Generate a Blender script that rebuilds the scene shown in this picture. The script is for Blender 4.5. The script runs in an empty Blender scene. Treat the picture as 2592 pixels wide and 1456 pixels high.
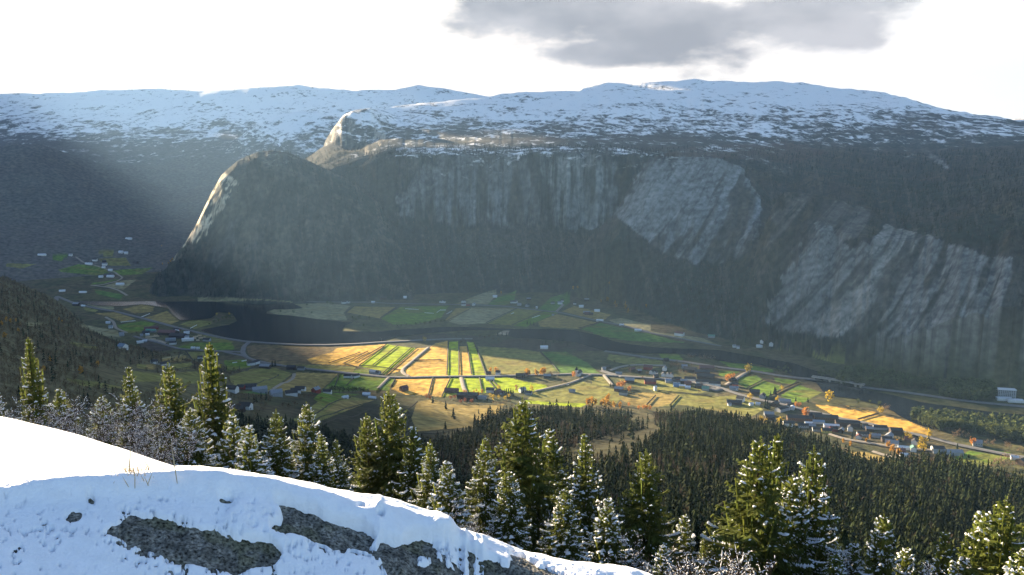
import bpy, math, random
import numpy as np
from mathutils import Vector
random.seed(7); rng = np.random.default_rng(7)
SC = bpy.context.scene
COL = SC.collection
# ------------------------------------------------------------------ camera model
FPX, CX, CY, ZC = 2100.0, 1296.0, 728.0, 450.0
PITCH = math.radians(9.4); CP, SP = math.cos(PITCH), math.sin(PITCH)
SUN_AZ, SUN_EL = math.radians(-43.5), math.radians(14.8)
SUN = np.array([math.sin(SUN_AZ)*math.cos(SUN_EL), math.cos(SUN_AZ)*math.cos(SUN_EL), math.sin(SUN_EL)])

def ray(px, py):
    px = np.asarray(px, float); py = np.asarray(py, float)
    dx = (px-CX)/FPX; dy = (py-CY)/FPX
    d1 = CP-dy*SP; d2 = -SP-dy*CP
    h = np.hypot(dx, d1)
    return np.arctan2(dx, d1), d2/h            # azimuth, slope (dz per horizontal metre)

def project(x, y, z):
    zz = z-ZC
    f = y*CP-zz*SP; u = y*SP+zz*CP
    f = np.maximum(f, 1e-3)
    return CX+FPX*x/f, CY-FPX*u/f

# ------------------------------------------------------------------ noise
_T = np.random.default_rng(99).random((1024, 1024)).astype(np.float32)
def vnoise(x, y, s=0):
    x = np.asarray(x, np.float64); y = np.asarray(y, np.float64)
    xf = np.floor(x); yf = np.floor(y); fx = (x-xf).astype(np.float32); fy = (y-yf).astype(np.float32)
    ix = xf.astype(np.int32)+s*131; iy = yf.astype(np.int32)+s*57
    x0 = ix & 1023; x1 = (ix+1) & 1023; y0 = iy & 1023; y1 = (iy+1) & 1023
    fx = fx*fx*(3-2*fx); fy = fy*fy*(3-2*fy)
    a = _T[x0, y0]; b = _T[x1, y0]; c = _T[x0, y1]; d = _T[x1, y1]
    p = a+(b-a)*fx; q = c+(d-c)*fx
    return p+(q-p)*fy
def fbm(x, y, o=4, s=0, g=0.5):
    t = 0; a = 1; n = 0
    for i in range(o):
        t = t+a*vnoise(x*2**i+13.7*i, y*2**i-7.3*i, s+i*17); n += a; a *= g
    return t/n                                    # 0..1
def sst(a, b, x):
    t = np.clip((x-a)/(b-a), 0, 1); return t*t*(3-2*t)
def inpoly(x, y, poly):
    m = np.zeros(x.shape, bool)
    P = np.asarray(poly, float); x0, y0 = P.min(0); x1, y1 = P.max(0)
    idx = np.nonzero((x >= x0) & (x <= x1) & (y >= y0) & (y <= y1))
    if len(idx[0]) == 0: return m
    xs, ys = x[idx], y[idx]; r = np.zeros(xs.shape, bool)
    for i in range(len(P)):
        ax, ay = P[i]; bx, by = P[i-1]
        if ay == by: continue
        c = ((ay > ys) != (by > ys)) & (xs < (bx-ax)*(ys-ay)/(by-ay)+ax)
        r ^= c
    m[idx] = r
    return m

# ------------------------------------------------------------------ materials
def mat(name, rgb=None, rough=0.9, attr=None, nscale=None, namp=0.3, bump=0.0, bscale=None, spec=0.2, coord='Object', trans=0.0, detail=4.0, mask=None):
    m = bpy.data.materials.new(name); m.use_nodes = True
    nt = m.node_tree; N = nt.nodes; L = nt.links
    b = N['Principled BSDF']; b.inputs['Roughness'].default_value = rough
    b.inputs['Specular IOR Level'].default_value = spec
    if attr:
        a = N.new('ShaderNodeAttribute'); a.attribute_name = attr; src = a.outputs['Color']
    else:
        c = N.new('ShaderNodeRGB'); c.outputs[0].default_value = (*rgb, 1); src = c.outputs[0]
    if nscale:
        tc = N.new('ShaderNodeTexCoord'); no = N.new('ShaderNodeTexNoise')
        no.inputs['Scale'].default_value = nscale; no.inputs['Detail'].default_value = detail
        L.new(tc.outputs[coord], no.inputs['Vector'])
        mr = N.new('ShaderNodeMapRange'); mr.inputs[1].default_value = 0.3; mr.inputs[2].default_value = 0.7
        mr.inputs[3].default_value = 1-namp; mr.inputs[4].default_value = 1+namp
        L.new(no.outputs['Fac'], mr.inputs[0])
        mx = N.new('ShaderNodeMix'); mx.data_type = 'RGBA'; mx.blend_type = 'MULTIPLY'; mx.inputs[0].default_value = 1
        L.new(src, mx.inputs[6]); L.new(mr.outputs[0], mx.inputs[7]); src = mx.outputs[2]
        if bump:
            n2 = N.new('ShaderNodeTexNoise'); n2.inputs['Scale'].default_value = bscale or nscale; n2.inputs['Detail'].default_value = 5
            L.new(tc.outputs[coord], n2.inputs['Vector'])
            bp = N.new('ShaderNodeBump'); bp.inputs['Strength'].default_value = 1.0; bp.inputs['Distance'].default_value = bump
            L.new(n2.outputs['Fac'], bp.inputs['Height']); L.new(bp.outputs[0], b.inputs['Normal'])
    L.new(src, b.inputs['Base Color'])
    if trans:
        tr = N.new('ShaderNodeBsdfTranslucent'); L.new(src, tr.inputs['Color'])
        ms = N.new('ShaderNodeMixShader'); ms.inputs[0].default_value = trans
        L.new(b.outputs[0], ms.inputs[1]); L.new(tr.outputs[0], ms.inputs[2])
        L.new(ms.outputs[0], N['Material Output'].inputs['Surface'])
    return m

def mesh_np(name, V, F, col=None, smooth=True, mi=None):
    """V (n,3); F (m,3|4) int array or list of such arrays; col per-vertex rgb"""
    Fs = F if isinstance(F, list) else [F]
    Fs = [np.asarray(f, np.int32) for f in Fs if len(f)]
    me = bpy.data.meshes.new(name)
    me.vertices.add(len(V)); me.vertices.foreach_set('co', np.ascontiguousarray(V, np.float32).ravel())
    nl = sum(f.size for f in Fs); npoly = sum(len(f) for f in Fs)
    me.loops.add(nl); me.loops.foreach_set('vertex_index', np.concatenate([f.ravel() for f in Fs]).astype(np.int32))
    me.polygons.add(npoly)
    tot = np.concatenate([np.full(len(f), f.shape[1], np.int32) for f in Fs])
    st = np.concatenate([[0], np.cumsum(tot)[:-1]]).astype(np.int32)
    me.polygons.foreach_set('loop_start', st)
    try: me.polygons.foreach_set('loop_total', tot)
    except Exception: pass
    if mi is not None: me.polygons.foreach_set('material_index', np.asarray(mi, np.int32))
    me.update(calc_edges=True)
    me.polygons.foreach_set('use_smooth', np.full(npoly, smooth, bool))
    if col is not None:
        a = me.color_attributes.new('col', 'FLOAT_COLOR', 'POINT')
        c = np.ones((len(V), 4), np.float32); c[:, :np.shape(col)[-1]] = col
        a.data.foreach_set('color', c.ravel())
    me.validate(clean_customdata=False)
    return me
def link(name, me, m=None, parent=None, **pr):
    o = bpy.data.objects.new(name, me); COL.objects.link(o)
    if m is not None:
        for q in (m if isinstance(m, (list, tuple)) else [m]): me.materials.append(q)
    if parent is not None: o.parent = parent
    for k, v in pr.items(): o[k] = v
    return o

# ------------------------------------------------------------------ terrain height field (azimuth x distance)
NA = 1500
AZ = np.linspace(math.radians(-46), math.radians(46), NA)
R = np.concatenate([np.arange(4, 20, 2), np.arange(20, 200, 6), np.arange(200, 1000, 9), np.arange(1000, 2650, 4.5),
                    np.arange(2650, 3420, 5), 3420*np.exp(np.arange(0, 1.03, 0.0095))])
NR = len(R)
# every row: (x, y, r) picture column, picture row, real distance; or (x, None, r, z) with an explicit height above the valley floor
def curve(rows):
    a, rr, zz = [], [], []
    for q in rows:
        if q[1] is None:
            az, _ = ray(q[0], 800.0); r, z = q[2], q[3]
        else:
            az, s = ray(q[0], q[1])
            if len(q) == 2 or q[2] is None: r = -ZC/s; z = 0.0           # point of the flat valley floor
            else: r = q[2]; z = ZC+s*r
        a.append(az); rr.append(r); zz.append(z)
    o = np.argsort(a); a = np.array(a)[o]
    return np.interp(AZ, a, np.array(rr)[o]), np.interp(AZ, a, np.array(zz)[o]), (a[0], a[-1])
def smooth1(v, n):
    k = np.hanning(n+2)[1:-1]; k /= k.sum()
    return np.convolve(np.pad(v, n//2, mode='edge'), k, mode='valid')[:len(v)]
def component(curves, back=0.4, lim=False, sm=9, wig=0, seed=0):
    cs = [curve(c) if isinstance(c, list) else c for c in curves]
    rk = np.array([smooth1(c[0], sm) for c in cs]); zk = np.array([smooth1(c[1], sm) for c in cs])
    if wig:
        for i in range(1, len(cs)-1):
            rk[i] += (fbm(AZ*70, AZ*0+i*.6, 5, seed, .6)-0.5)*wig
    H = np.empty((NA, NR))
    for j in range(NA):
        H[j] = np.interp(R, rk[:, j], zk[:, j])
    H -= np.maximum(R[None, :]-rk[-1][:, None], 0)*back
    H -= np.maximum(rk[0][:, None]-R[None, :], 0)*0.5
    if lim is not False:
        lo = cs[lim][2][0]; hi = cs[lim][2][1]
        H -= np.maximum(lo-AZ, 0)[:, None]*R[None, :]*2.0 + np.maximum(AZ-hi, 0)[:, None]*R[None, :]*2.0
    return H

NS = component([
    [(-600, None, 4, ZC-5), (3000, None, 4, ZC-7)],
    [(-600, None, 70, ZC-20), (0, None, 70, ZC-24), (600, None, 70, ZC-31), (1200, None, 70, ZC-37), (1800, None, 70, ZC-41), (2600, None, 70, ZC-44), (3200, None, 70, ZC-46)],
    [(-600, None, 200, ZC-60), (0, None, 200, ZC-70), (600, None, 200, ZC-92), (1000, None, 200, ZC-108), (1800, None, 200, ZC-112), (2600, None, 200, ZC-112)],
    [(-600, None, 480, ZC-110), (0, None, 480, ZC-132), (600, None, 480, ZC-190), (1000, None, 480, ZC-212), (1400, None, 480, ZC-202), (1800, None, 480, ZC-195), (2200, None, 480, ZC-205), (2600, None, 480, ZC-215)],
    [(-600, 780, 800), (0, 860, 850), (300, 930, 1050), (600, 1040, 950), (900, 1110, 880), (1100, 1120, 930), (1240, 1065, 950), (1400, 1050, 950), (1600, 1062, 950), (1750, 1055, 930), (1850, 1065, 920), (2000, 1105, 900), (2100, 1145, 880), (2200, 1195, 860), (2290, 1185, 850), (2400, 1175, 860), (2500, 1200, 850), (2592, 1225, 840), (3000, 1300, 800)],
    [(-600, 690, 1300), (0, 745, 1450), (300, 870, 1650), (600, 960, 1380), (900, 1020, 1290), (1100, 1040, 1290), (1240, None, 1250, 8), (1750, None, 1200, 8), (2200, None, 1120, 5), (2592, None, 1070, 5), (3000, None, 1040, 5)],
    [(-600, None, 2000, 120), (0, 694, 1900), (150, 760, 1900), (300, None, 1950, 4), (600, None, 1750, 4), (900, None, 1520, 4), (1240, None, 1380, 0), (3000, None, 1250, 0)],
    [(-600, None, 2900, -8), (0, None, 2600, -8), (300, None, 2300, -8), (600, None, 1950, -8), (900, None, 1720, -8), (1240, None, 1500, -8), (3000, None, 1400, -8)],
], back=0.05, sm=25)
VF = np.repeat((np.maximum(R-3000, 0)*0.05)[None, :], NA, 0)
FL = component([
    [(-900, None, 3200, 0), (1500, None, 3200, 0)],
    [(-900, 600, 3700), (900, 600, 3700), (1600, 600, 3700)],
    [(-900, 500, 4500), (0, 500, 4400), (900, 480, 4500), (1600, 480, 4500)],
    [(-900, 400, 5300), (0, 410, 5200), (500, 395, 5300), (900, 380, 5300), (1600, 380, 5300)],
    [(-900, 320, 6300), (0, 330, 6300), (500, 325, 6300), (900, 310, 6300), (1600, 310, 6300)],
    [(-900, 250, 7400), (-300, 240, 7400), (0, 236, 7400), (200, 233, 7400), (400, 228, 7400), (500, 226, 7400), (690, 222, 7300), (750, 218, 7300), (830, 227, 7300), (900, 237, 7300), (1000, 234, 7300), (1060, 223, 7300), (1120, 229, 7300), (1200, 240, 7300), (1300, 246, 7300), (3000, 420, 7300)],
], back=0.1, sm=7, wig=50, seed=3)
ML1 = component([
    [(-600, None, 3600, 20), (560, None, 3500, 20)],
    [(-600, 400, 4600), (-100, 373, 4600), (0, 369, 4600), (90, 361, 4600), (200, 395, 4600), (330, 440, 4550), (450, 500, 4450), (540, 570, 4300)],
], back=0.35, sm=31)
ML2 = component([
    [(500, None, 3900, 60), (1000, None, 3900, 60)],
    [(480, 560, 4700), (520, 480, 4900), (600, 440, 5000), (740, 400, 5000), (860, 400, 5000), (1000, 470, 5000)],
    [(480, 550, 5000), (520, 440, 5300), (580, 365, 5500), (640, 322, 5550), (700, 294, 5600), (745, 286, 5600), (800, 285, 5600), (860, 298, 5600), (920, 340, 5600), (1000, 420, 5600)],
], back=0.3, lim=2, sm=15)
Dcrest = curve([(395, 700, 2870), (420, 680, 2880), (430, 667, 2890), (470, 612, 2910), (500, 560, 2920), (532, 490, 2940), (560, 440, 2950), (600, 405, 2970), (650, 385, 2990), (690, 379, 3000), (730, 385, 3010), (780, 405, 3030), (830, 430, 3050), (880, 455, 3060), (960, 510, 3080), (1040, 600, 3100)])
Dfoot = curve([(395, 702, 2860), (430, 700, 2850), (470, 730, 2790), (520, 745, 2700), (580, 747, 2620), (650, 748, 2560), (800, 750, 2535), (960, 752, 2525), (1040, 752, 2520)])
def between(a, b, t, g): return (a[0]+(b[0]-a[0])*t, a[1]+(b[1]-a[1])*g, b[2])
DM = component([Dfoot]+[between(Dfoot, Dcrest, t, g) for t, g in ((.15, .12), (.32, .36), (.52, .64), (.7, .84), (.86, .955))]+[Dcrest], back=0.55, lim=6, sm=5, wig=60, seed=40)
SD = component([
    [(560, None, 2900, 0), (700, None, 2600, 0), (1100, None, 2600, 0)],
    [(560, 620, 3000), (700, 600, 2950), (1100, 620, 2950)],
    [(560, 540, 3250), (700, 470, 3200), (760, 450, 3200), (830, 432, 3250), (900, 408, 3300), (960, 394, 3350), (1000, 396, 3350), (1100, 500, 3350)],
    [(560, 540, 3500), (640, 480, 3600), (700, 446, 3700), (760, 412, 3750), (800, 382, 3760), (826, 362, 3760), (860, 360, 3740), (900, 372, 3650), (960, 388, 3500), (1000, 394, 3400), (1100, 480, 3360)],
], back=0.3, lim=3, sm=15)
MMfoot = [(800, 752), (1000, 745), (1200, 742), (1450, 742), (1520, 752), (1600, None, 2450, 0), (1900, None, 2350, 0), (3000, None, 2200, 0)]
MM = component([
    MMfoot,
    [(800, 620, 2900), (1000, 582, 2950), (1200, 582, 2950), (1450, 580, 2960), (1600, 560, 2950), (1750, 560, 2900), (1900, 560, 2800), (2300, 560, 2700), (2592, 560, 2600), (3000, 540, 2500)],
    [(800, 470, 3200), (900, 430, 3230), (960, 405, 3200), (1000, 398, 3130), (1100, 395, 3080), (1200, 398, 3060), (1300, 390, 3050), (1400, 385, 3045), (1500, 386, 3050), (1600, 392, 3100), (1750, 385, 3150), (1900, 400, 3250), (2000, 440, 3200), (2150, 480, 3000), (2300, 510, 2900), (2450, 500, 2800), (2592, 470, 2700), (3000, 430, 2600)],
    [(800, 445, 3500), (830, 427, 3500), (870, 402, 3550), (960, 350, 3700), (1000, 345, 3700), (1200, 350, 3700), (1450, 350, 3800), (1750, 355, 3900), (2000, 370, 3900), (2150, 390, 3800), (2300, 420, 3600), (2592, 420, 3300), (3000, 400, 3300)],
    [(800, 440, 3800), (822, 364, 3850), (845, 325, 3870), (870, 295, 3900), (900, 284, 3950), (940, 281, 4000), (1000, 300, 4500), (1200, 300, 4700), (1450, 300, 4800), (1750, 300, 4900), (2000, 300, 4800), (2300, 350, 4400), (2592, 370, 4000), (3000, 380, 4000)],
    [(800, 445, 4400), (822, 366, 4400), (870, 299, 4450), (930, 278, 4600), (990, 268, 5500), (1080, 255, 5600), (1200, 245, 5800), (1290, 235, 5900), (1400, 228, 6000), (1470, 224, 6000), (1500, 212, 6200), (1550, 204, 6200), (1640, 211, 6300), (1750, 205, 6300), (1850, 205, 6300), (1950, 206, 6200), (2050, 211, 6100), (2150, 223, 6000), (2250, 240, 5800), (2350, 265, 5600), (2420, 285, 5400), (2520, 297, 5200), (2592, 307, 5100), (3000, 360, 4800)],
], back=0.12, lim=5, sm=5, wig=120, seed=11)
M3 = component([
    [(1490, 752), (1570, 770), (1650, 803), (1750, 840), (1850, 862), (1960, 885), (2050, 897)],
    [(1490, 690, 2500), (1570, 610, 2440), (1650, 645, 2400), (1750, 667, 2370), (1850, 662, 2350), (1900, 622, 2340), (1960, 640, 2310), (2050, 700, 2250)],
    [(1490, 600, 2600), (1560, 535, 2600), (1600, 460, 2620), (1640, 408, 2640), (1700, 398, 2660), (1760, 397, 2670), (1800, 398, 2670), (1850, 412, 2670), (1900, 445, 2660), (1960, 510, 2640), (2050, 600, 2560)],
], back=0.3, lim=2, sm=7, wig=75, seed=21)
M4 = component([
    [(1880, 872), (2000, 893), (2100, 915), (2300, 945), (2592, 985), (3000, 1040)],
    [(1880, 858, 1945), (1960, 852, 1945), (2050, 862, 1910), (2150, 874, 1865), (2300, 892, 1790), (2450, 902, 1740), (2592, 907, 1700), (3000, 930, 1600)],
    [(1880, 800, 2010), (1930, 690, 2060), (1970, 610, 2100), (2050, 585, 2120), (2150, 592, 2110), (2300, 612, 2080), (2450, 602, 2050), (2592, 582, 2040), (3000, 520, 2000)],
    [(1880, 760, 2100), (1920, 610, 2150), (1960, 512, 2200), (1985, 484, 2230), (2050, 492, 2280), (2100, 502, 2300), (2200, 527, 2320), (2300, 549, 2320), (2400, 546, 2300), (2480, 520, 2300), (2592, 477, 2350), (3000, 400, 2400)],
], back=0.4, lim=3, sm=7, wig=85, seed=31)

AA, RR = np.meshgrid(AZ, R, indexing='ij')
XX = np.sin(AA)*RR; YY = np.cos(AA)*RR
def relief(H, amp, wl, seed, o=5):
    return (fbm(XX/wl, YY/wl, o, seed)-0.5)*2*amp
farw = sst(2400, 3200, RR)
comps = [NS+relief(NS, 5, 160, 5)*sst(60, 500, RR)*sst(2, 40, NS) + (fbm(XX/9, YY/9, 2, 77)-.5)*1.5,
         VF+relief(VF, 0.8, 120, 6, 3),
         FL+relief(FL, 45, 900, 8)*sst(3400, 5200, RR)+relief(FL, 14, 170, 9)*sst(3400, 5200, RR),
         ML1+relief(ML1, 25, 700, 14)+relief(ML1, 6, 90, 15),
         ML2+relief(ML2, 22, 500, 16)+relief(ML2, 7, 90, 17),
         DM+relief(DM, 7, 140, 18)*sst(3, 40, DM),
         np.maximum(SD+(relief(SD, 16, 160, 19)+relief(SD, 6, 45, 29))*sst(3, 60, SD), MM+relief(MM, 12, 260, 20)*sst(3, 60, MM)+(relief(MM, 22, 600, 22)+relief(MM, 12, 110, 23))*sst(3400, 4200, RR)),
         M3+relief(M3, 10, 150, 24)*sst(3, 40, M3),
         M4+relief(M4, 10, 150, 26)*sst(3, 40, M4)]
cst = np.stack(comps)
K = cst.argmax(0); H = cst.max(0)
del cst, comps
ZZ = H
PX, PY = project(XX, YY, ZZ)
DRA = AZ[1]-AZ[0]

def hz(x, y):
    a = np.arctan2(x, y); r = np.hypot(x, y)
    fa = np.clip((a-AZ[0])/DRA, 0, NA-1.001); ja = fa.astype(int); fa = fa-ja
    jr = np.clip(np.searchsorted(R, r)-1, 0, NR-2); fr = np.clip((r-R[jr])/(R[jr+1]-R[jr]), 0, 1)
    return (H[ja, jr]*(1-fr)+H[ja, jr+1]*fr)*(1-fa)+(H[ja+1, jr]*(1-fr)+H[ja+1, jr+1]*fr)*fa
def at(px, py, rmin=150):
    """the ground point seen at picture position (px, py)"""
    az, s = ray(px, py); az = float(az); s = float(s)
    j = int(np.clip(round((az-AZ[0])/DRA), 0, NA-1)); row = H[j]
    zr = ZC+s*R; ok = np.nonzero((row >= zr) & (R > rmin))[0]
    i = ok[0] if len(ok) else NR-1
    i = max(i, 1)
    d0 = zr[i-1]-row[i-1]; d1 = zr[i]-row[i]
    t = d0/(d0-d1) if d0 > d1 else 0
    r = R[i-1]+(R[i]-R[i-1])*min(max(t, 0), 1)
    x, y = math.sin(az)*r, math.cos(az)*r
    return Vector((x, y, float(hz(np.array([x]), np.array([y]))[0])))
# ------------------------------------------------------------------ land cover (base colours per vertex, sun and shade painted in at places)
def crop(n, pts):
    x0, y0 = {4: (0, 600), 5: (500, 700), 6: (1000, 700), 7: (1500, 800), 8: (1944, 800)}[n]
    return [(x0+a*.27645, y0+b*.27645) for a, b in pts]
GREEN = (.085, .135, .018); LIT_GREEN = (.21, .265, .012); LIT_TAN = (.42, .25, .055); OLIVE = (.14, .135, .038); BROWN = (.12, .085, .045)  # brightest green and tan have sunlight added into the field colour
PLOW = (.05, .04, .03); PALE = (.19, .175, .095); OTAN = (.20, .15, .05); DGREEN = (.065, .12, .025); GRAVEL = (.32, .29, .25); SAND = (.30, .25, .18)
FIELDS = [
 (5, BROWN, [(440,640),(520,625),(1280,650),(1200,790),(900,830),(640,790),(470,720)]),
 (5, LIT_TAN, [(1230,690),(1290,650),(1730,622),(1480,820),(1050,800),(1000,760)]),
 (5, LIT_GREEN, [(1735,622),(2005,660),(1720,900),(1640,860),(1480,820)]),
 (5, LIT_TAN, [(2005,660),(2115,655),(1870,860),(1720,900)]),
 (5, LIT_TAN, [(2115,655),(2180,610),(2290,590),(2290,912),(1940,915),(1870,860)]),
 (6, LIT_GREEN, [(490,600),(580,595),(582,905),(475,912)]), (6, LIT_TAN, [(590,640),(660,640),(700,908),(590,908)]),
 (6, LIT_GREEN, [(660,600),(720,605),(770,740),(830,908),(705,908),(680,760)]),
 (6, OLIVE, [(755,640),(1100,660),(1320,690),(1400,770),(1480,865),(1190,895),(835,908)]),
 (6, DGREEN, [(1340,690),(1560,690),(1760,790),(1870,885),(1520,898),(1460,850)]),
 (5, LIT_TAN, [(1820,945),(2150,930),(2110,1090),(1900,1080),(1780,1030)]), (5, LIT_TAN, [(2165,932),(2310,930),(2230,1105),(2120,1090)]),
 (6, LIT_GREEN, [(500,932),(600,930),(640,1070),(430,1105)]), (6, LIT_GREEN, [(617,930),(775,930),(795,1060),(652,1075)]),
 (6, LIT_GREEN, [(780,930),(1030,925),(1180,960),(1380,990),(1400,1020),(1270,1050),(1150,1065),(800,1065)]),
 (5, GREEN, [(1300,895),(1560,905),(1740,930),(1650,1040),(1130,1060)]), (5, GREEN, [(1755,932),(1812,945),(1740,1050),(1665,1030)]),
 (5, OLIVE, [(270,920),(480,850),(680,830),(870,890),(650,1055),(340,1000)]), (5, OTAN, [(905,880),(1290,890),(1110,1060),(690,1050)]),
 (5, GREEN, [(1480,840),(1720,870),(1680,905),(1400,885)]), (5, OLIVE, [(730,800),(1450,825),(1420,880),(900,840)]),
 (5, GREEN, [(240,770),(440,760),(490,830),(270,870)]),
 (5, OLIVE, [(1100,1150),(1200,1100),(1400,1100),(1600,1140),(1100,1330),(860,1320)]), (5, OTAN, [(1160,1240),(1300,1140),(1620,1130),(1360,1230)]),
 (5, GREEN, [(1130,1060),(1500,1080),(1330,1110),(1150,1180),(1060,1120)]),
 (5, PALE, [(640,310),(880,255),(1180,240),(1400,270),(1340,330),(1370,400),(1100,390),(700,345)]),
 (5, OTAN, [(1430,275),(1810,280),(1670,385),(1370,330)]), (5, GREEN, [(1680,385),(1860,280),(2300,268),(2230,380),(1990,440),(1790,440)]),
 (6, OTAN, [(460,400),(560,290),(690,290),(600,360),(480,410)]), (6, PALE, [(490,415),(700,285),(1120,290),(840,430),(600,440)]),
 (6, OLIVE, [(850,432),(1130,290),(1360,320),(1220,400),(1070,450)]), (6, GREEN, [(1080,452),(1360,325),(1500,330),(1310,410),(1200,462)]),
 (6, OTAN, [(1310,415),(1480,345),(1860,425),(1680,480),(1330,460)]), (6, DGREEN, [(1700,482),(1880,425),(2344,520),(2344,600),(2150,590),(1800,510)]),
 (6, DGREEN, [(1310,300),(1430,190),(1600,150),(1600,240),(1470,325)]), (6, DGREEN, [(850,255),(940,190),(1110,130),(1090,230),(1000,265)]),
 (6, PALE, [(560,250),(700,190),(930,115),(920,180),(850,255)]), (6, OTAN, [(1530,320),(1640,270),(1980,350),(1900,410)]), (6, PALE, [(1960,400),(2060,380),(2344,440),(2344,500),(2050,450)]),
 (5, PALE, [(0,195),(250,190),(850,225),(880,240),(600,218),(200,230),(0,230)]),
 (7, PALE, [(330,100),(600,150),(1000,200),(1170,270),(760,195),(450,135)]), (7, DGREEN, [(0,170),(60,60),(460,150),(750,225),(860,245),(640,240),(340,230)]),
 (7, GREEN, [(1340,560),(1500,548),(1560,590),(1420,665),(1340,625)]), (7, GREEN, [(1430,675),(1565,592),(1745,650),(1615,745)]),
 (7, GREEN, [(1660,565),(1870,590),(1830,625),(1680,610)]), (7, GREEN, [(1720,730),(1890,632),(2095,700),(1935,795),(1830,790)]),
 (7, GREEN, [(1150,500),(1350,510),(1230,560),(1160,545)]), (7, GREEN, [(1150,410),(1300,420),(1650,490),(1660,520),(1260,470)]),
 (7, GREEN, [(600,340),(770,335),(830,400),(640,400)]), (7, OLIVE, [(150,350),(640,410),(650,450),(300,440),(130,400)]), (7, OTAN, [(190,490),(400,455),(640,465),(500,490)]),
 (7, OLIVE, [(220,575),(640,590),(1070,690),(900,715),(560,680),(380,640)]), (7, OLIVE, [(560,680),(900,720),(1090,740),(1330,725),(1500,800),(1560,860),(1450,925),(830,815),(600,830)]),
 (7, OTAN, [(230,735),(480,700),(780,710),(720,800),(600,835),(400,830),(260,770)]), (7, OLIVE, [(0,560),(100,550),(160,640),(0,640)]),
 (6, OLIVE, [(1280,1060),(1500,1010),(1700,960),(1990,1030),(2100,1090),(2000,1180),(1760,1170),(1190,1150)]), (6, LIT_GREEN, [(1190,1130),(1400,1150),(1760,1165),(1700,1195),(1190,1160)]),
 (8, LIT_TAN, [(430,815),(540,818),(810,870),(825,948),(640,930)]), (8, LIT_TAN, [(700,818),(1000,885),(825,940),(800,870)]), (8, LIT_TAN, [(820,955),(1010,905),(1300,970),(1500,1060),(1470,1090),(1100,1030)]),
 (8, GREEN, [(1700,1300),(1850,1232),(2230,1295),(2100,1350),(1850,1390)]), (8, GREEN, [(1950,1210),(2230,1250),(2190,1275),(1940,1222)]), (8, OTAN, [(640,1250),(860,1240),(1190,1320),(1100,1380),(700,1290)]),
 (8, OLIVE, [(100,290),(270,310),(600,390),(800,440),(600,430),(300,350)]),
 (4, OTAN, [(1120,660),(1300,618),(1410,640),(1400,680),(1240,702)]), (4, OTAN, [(1390,722),(1530,678),(1640,770),(1560,800),(1300,745)]),
 (4, GREEN, [(1070,810),(1290,770),(1430,790),(1280,870),(1160,880)]), (4, OLIVE, [(1650,800),(1760,760),(1940,770),(1930,800),(1780,842)]),
 (4, OTAN, [(870,700),(1060,690),(1240,750),(1120,780),(1000,730)]), (4, OLIVE, [(760,640),(900,670),(880,690),(790,680)]), (4, PALE, [(740,600),(1040,632),(1040,668),(900,650)]),
 (4, GREEN, [(1610,1010),(1760,970),(2120,960),(2150,1030),(1900,1040)]), (4, PLOW, [(1270,985),(1340,950),(1600,1030),(1380,1062)]), (4, OLIVE, [(1800,880),(2060,935),(2140,960),(1900,970)]),
 (4, OLIVE, [(1700,1060),(1880,1050),(1860,1100),(1760,1120)]), (4, PALE, [(1440,1120),(1690,1070),(1640,1100),(1480,1125)]), (4, OTAN, [(1470,1120),(1700,1085),(1750,1130),(1480,1160)]),
 (4, GREEN, [(530,300),(720,250),(950,280),(1000,330),(880,352),(560,320)]), (4, GREEN, [(990,312),(1100,300),(1400,280),(1300,340),(1120,352)]), (4, GREEN, [(430,200),(520,165),(620,170),(560,222)]),
 (4, OLIVE, [(900,200),(1150,190),(1200,262),(980,262)]), (4, GREEN, [(850,420),(1110,380),(950,427),(830,437)]), (4, PALE, [(1110,400),(1250,390),(1130,482),(950,452)]), (4, DGREEN, [(870,478),(1130,530),(1100,572),(880,520)]),
 (4, OLIVE, [(60,240),(330,250),(200,290),(60,270)]), (4, PALE, [(690,800),(800,810),(1080,860),(1100,920),(900,900)]), (4, PALE, [(240,780),(400,790),(350,830),(250,810)]),
 (4, OLIVE, [(1200,1225),(1480,1255),(1500,1325),(1240,1325)]), (4, OLIVE, [(1250,1165),(1400,1170),(1380,1210),(1260,1205)]), (4, OTAN, [(1340,1165),(1420,1170),(1420,1215),(1340,1210)]), (4, OLIVE, [(1560,1170),(1760,1150),(1740,1210),(1560,1215)]),
 (4, OLIVE, [(640,960),(900,1000),(880,1035),(660,990)]), (4, OLIVE, [(1500,1250),(1800,1230),(1900,1330),(1600,1360)]), (4, OLIVE, [(600,1290),(900,1330),(1250,1400),(700,1360)]),
 (4, OLIVE, [(850,150),(1000,120),(1080,150),(1000,175)]), (5, DGREEN, [(500,1050),(640,1060),(620,1085),(380,1060)]),
 (6, OTAN, [(200,1150),(330,1120),(500,1170),(900,1180),(1010,1160),(900,1300),(880,1360),(200,1420),(150,1300)]), (6, DGREEN, [(740,1400),(890,1380),(890,1440),(700,1447)]),
]
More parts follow.
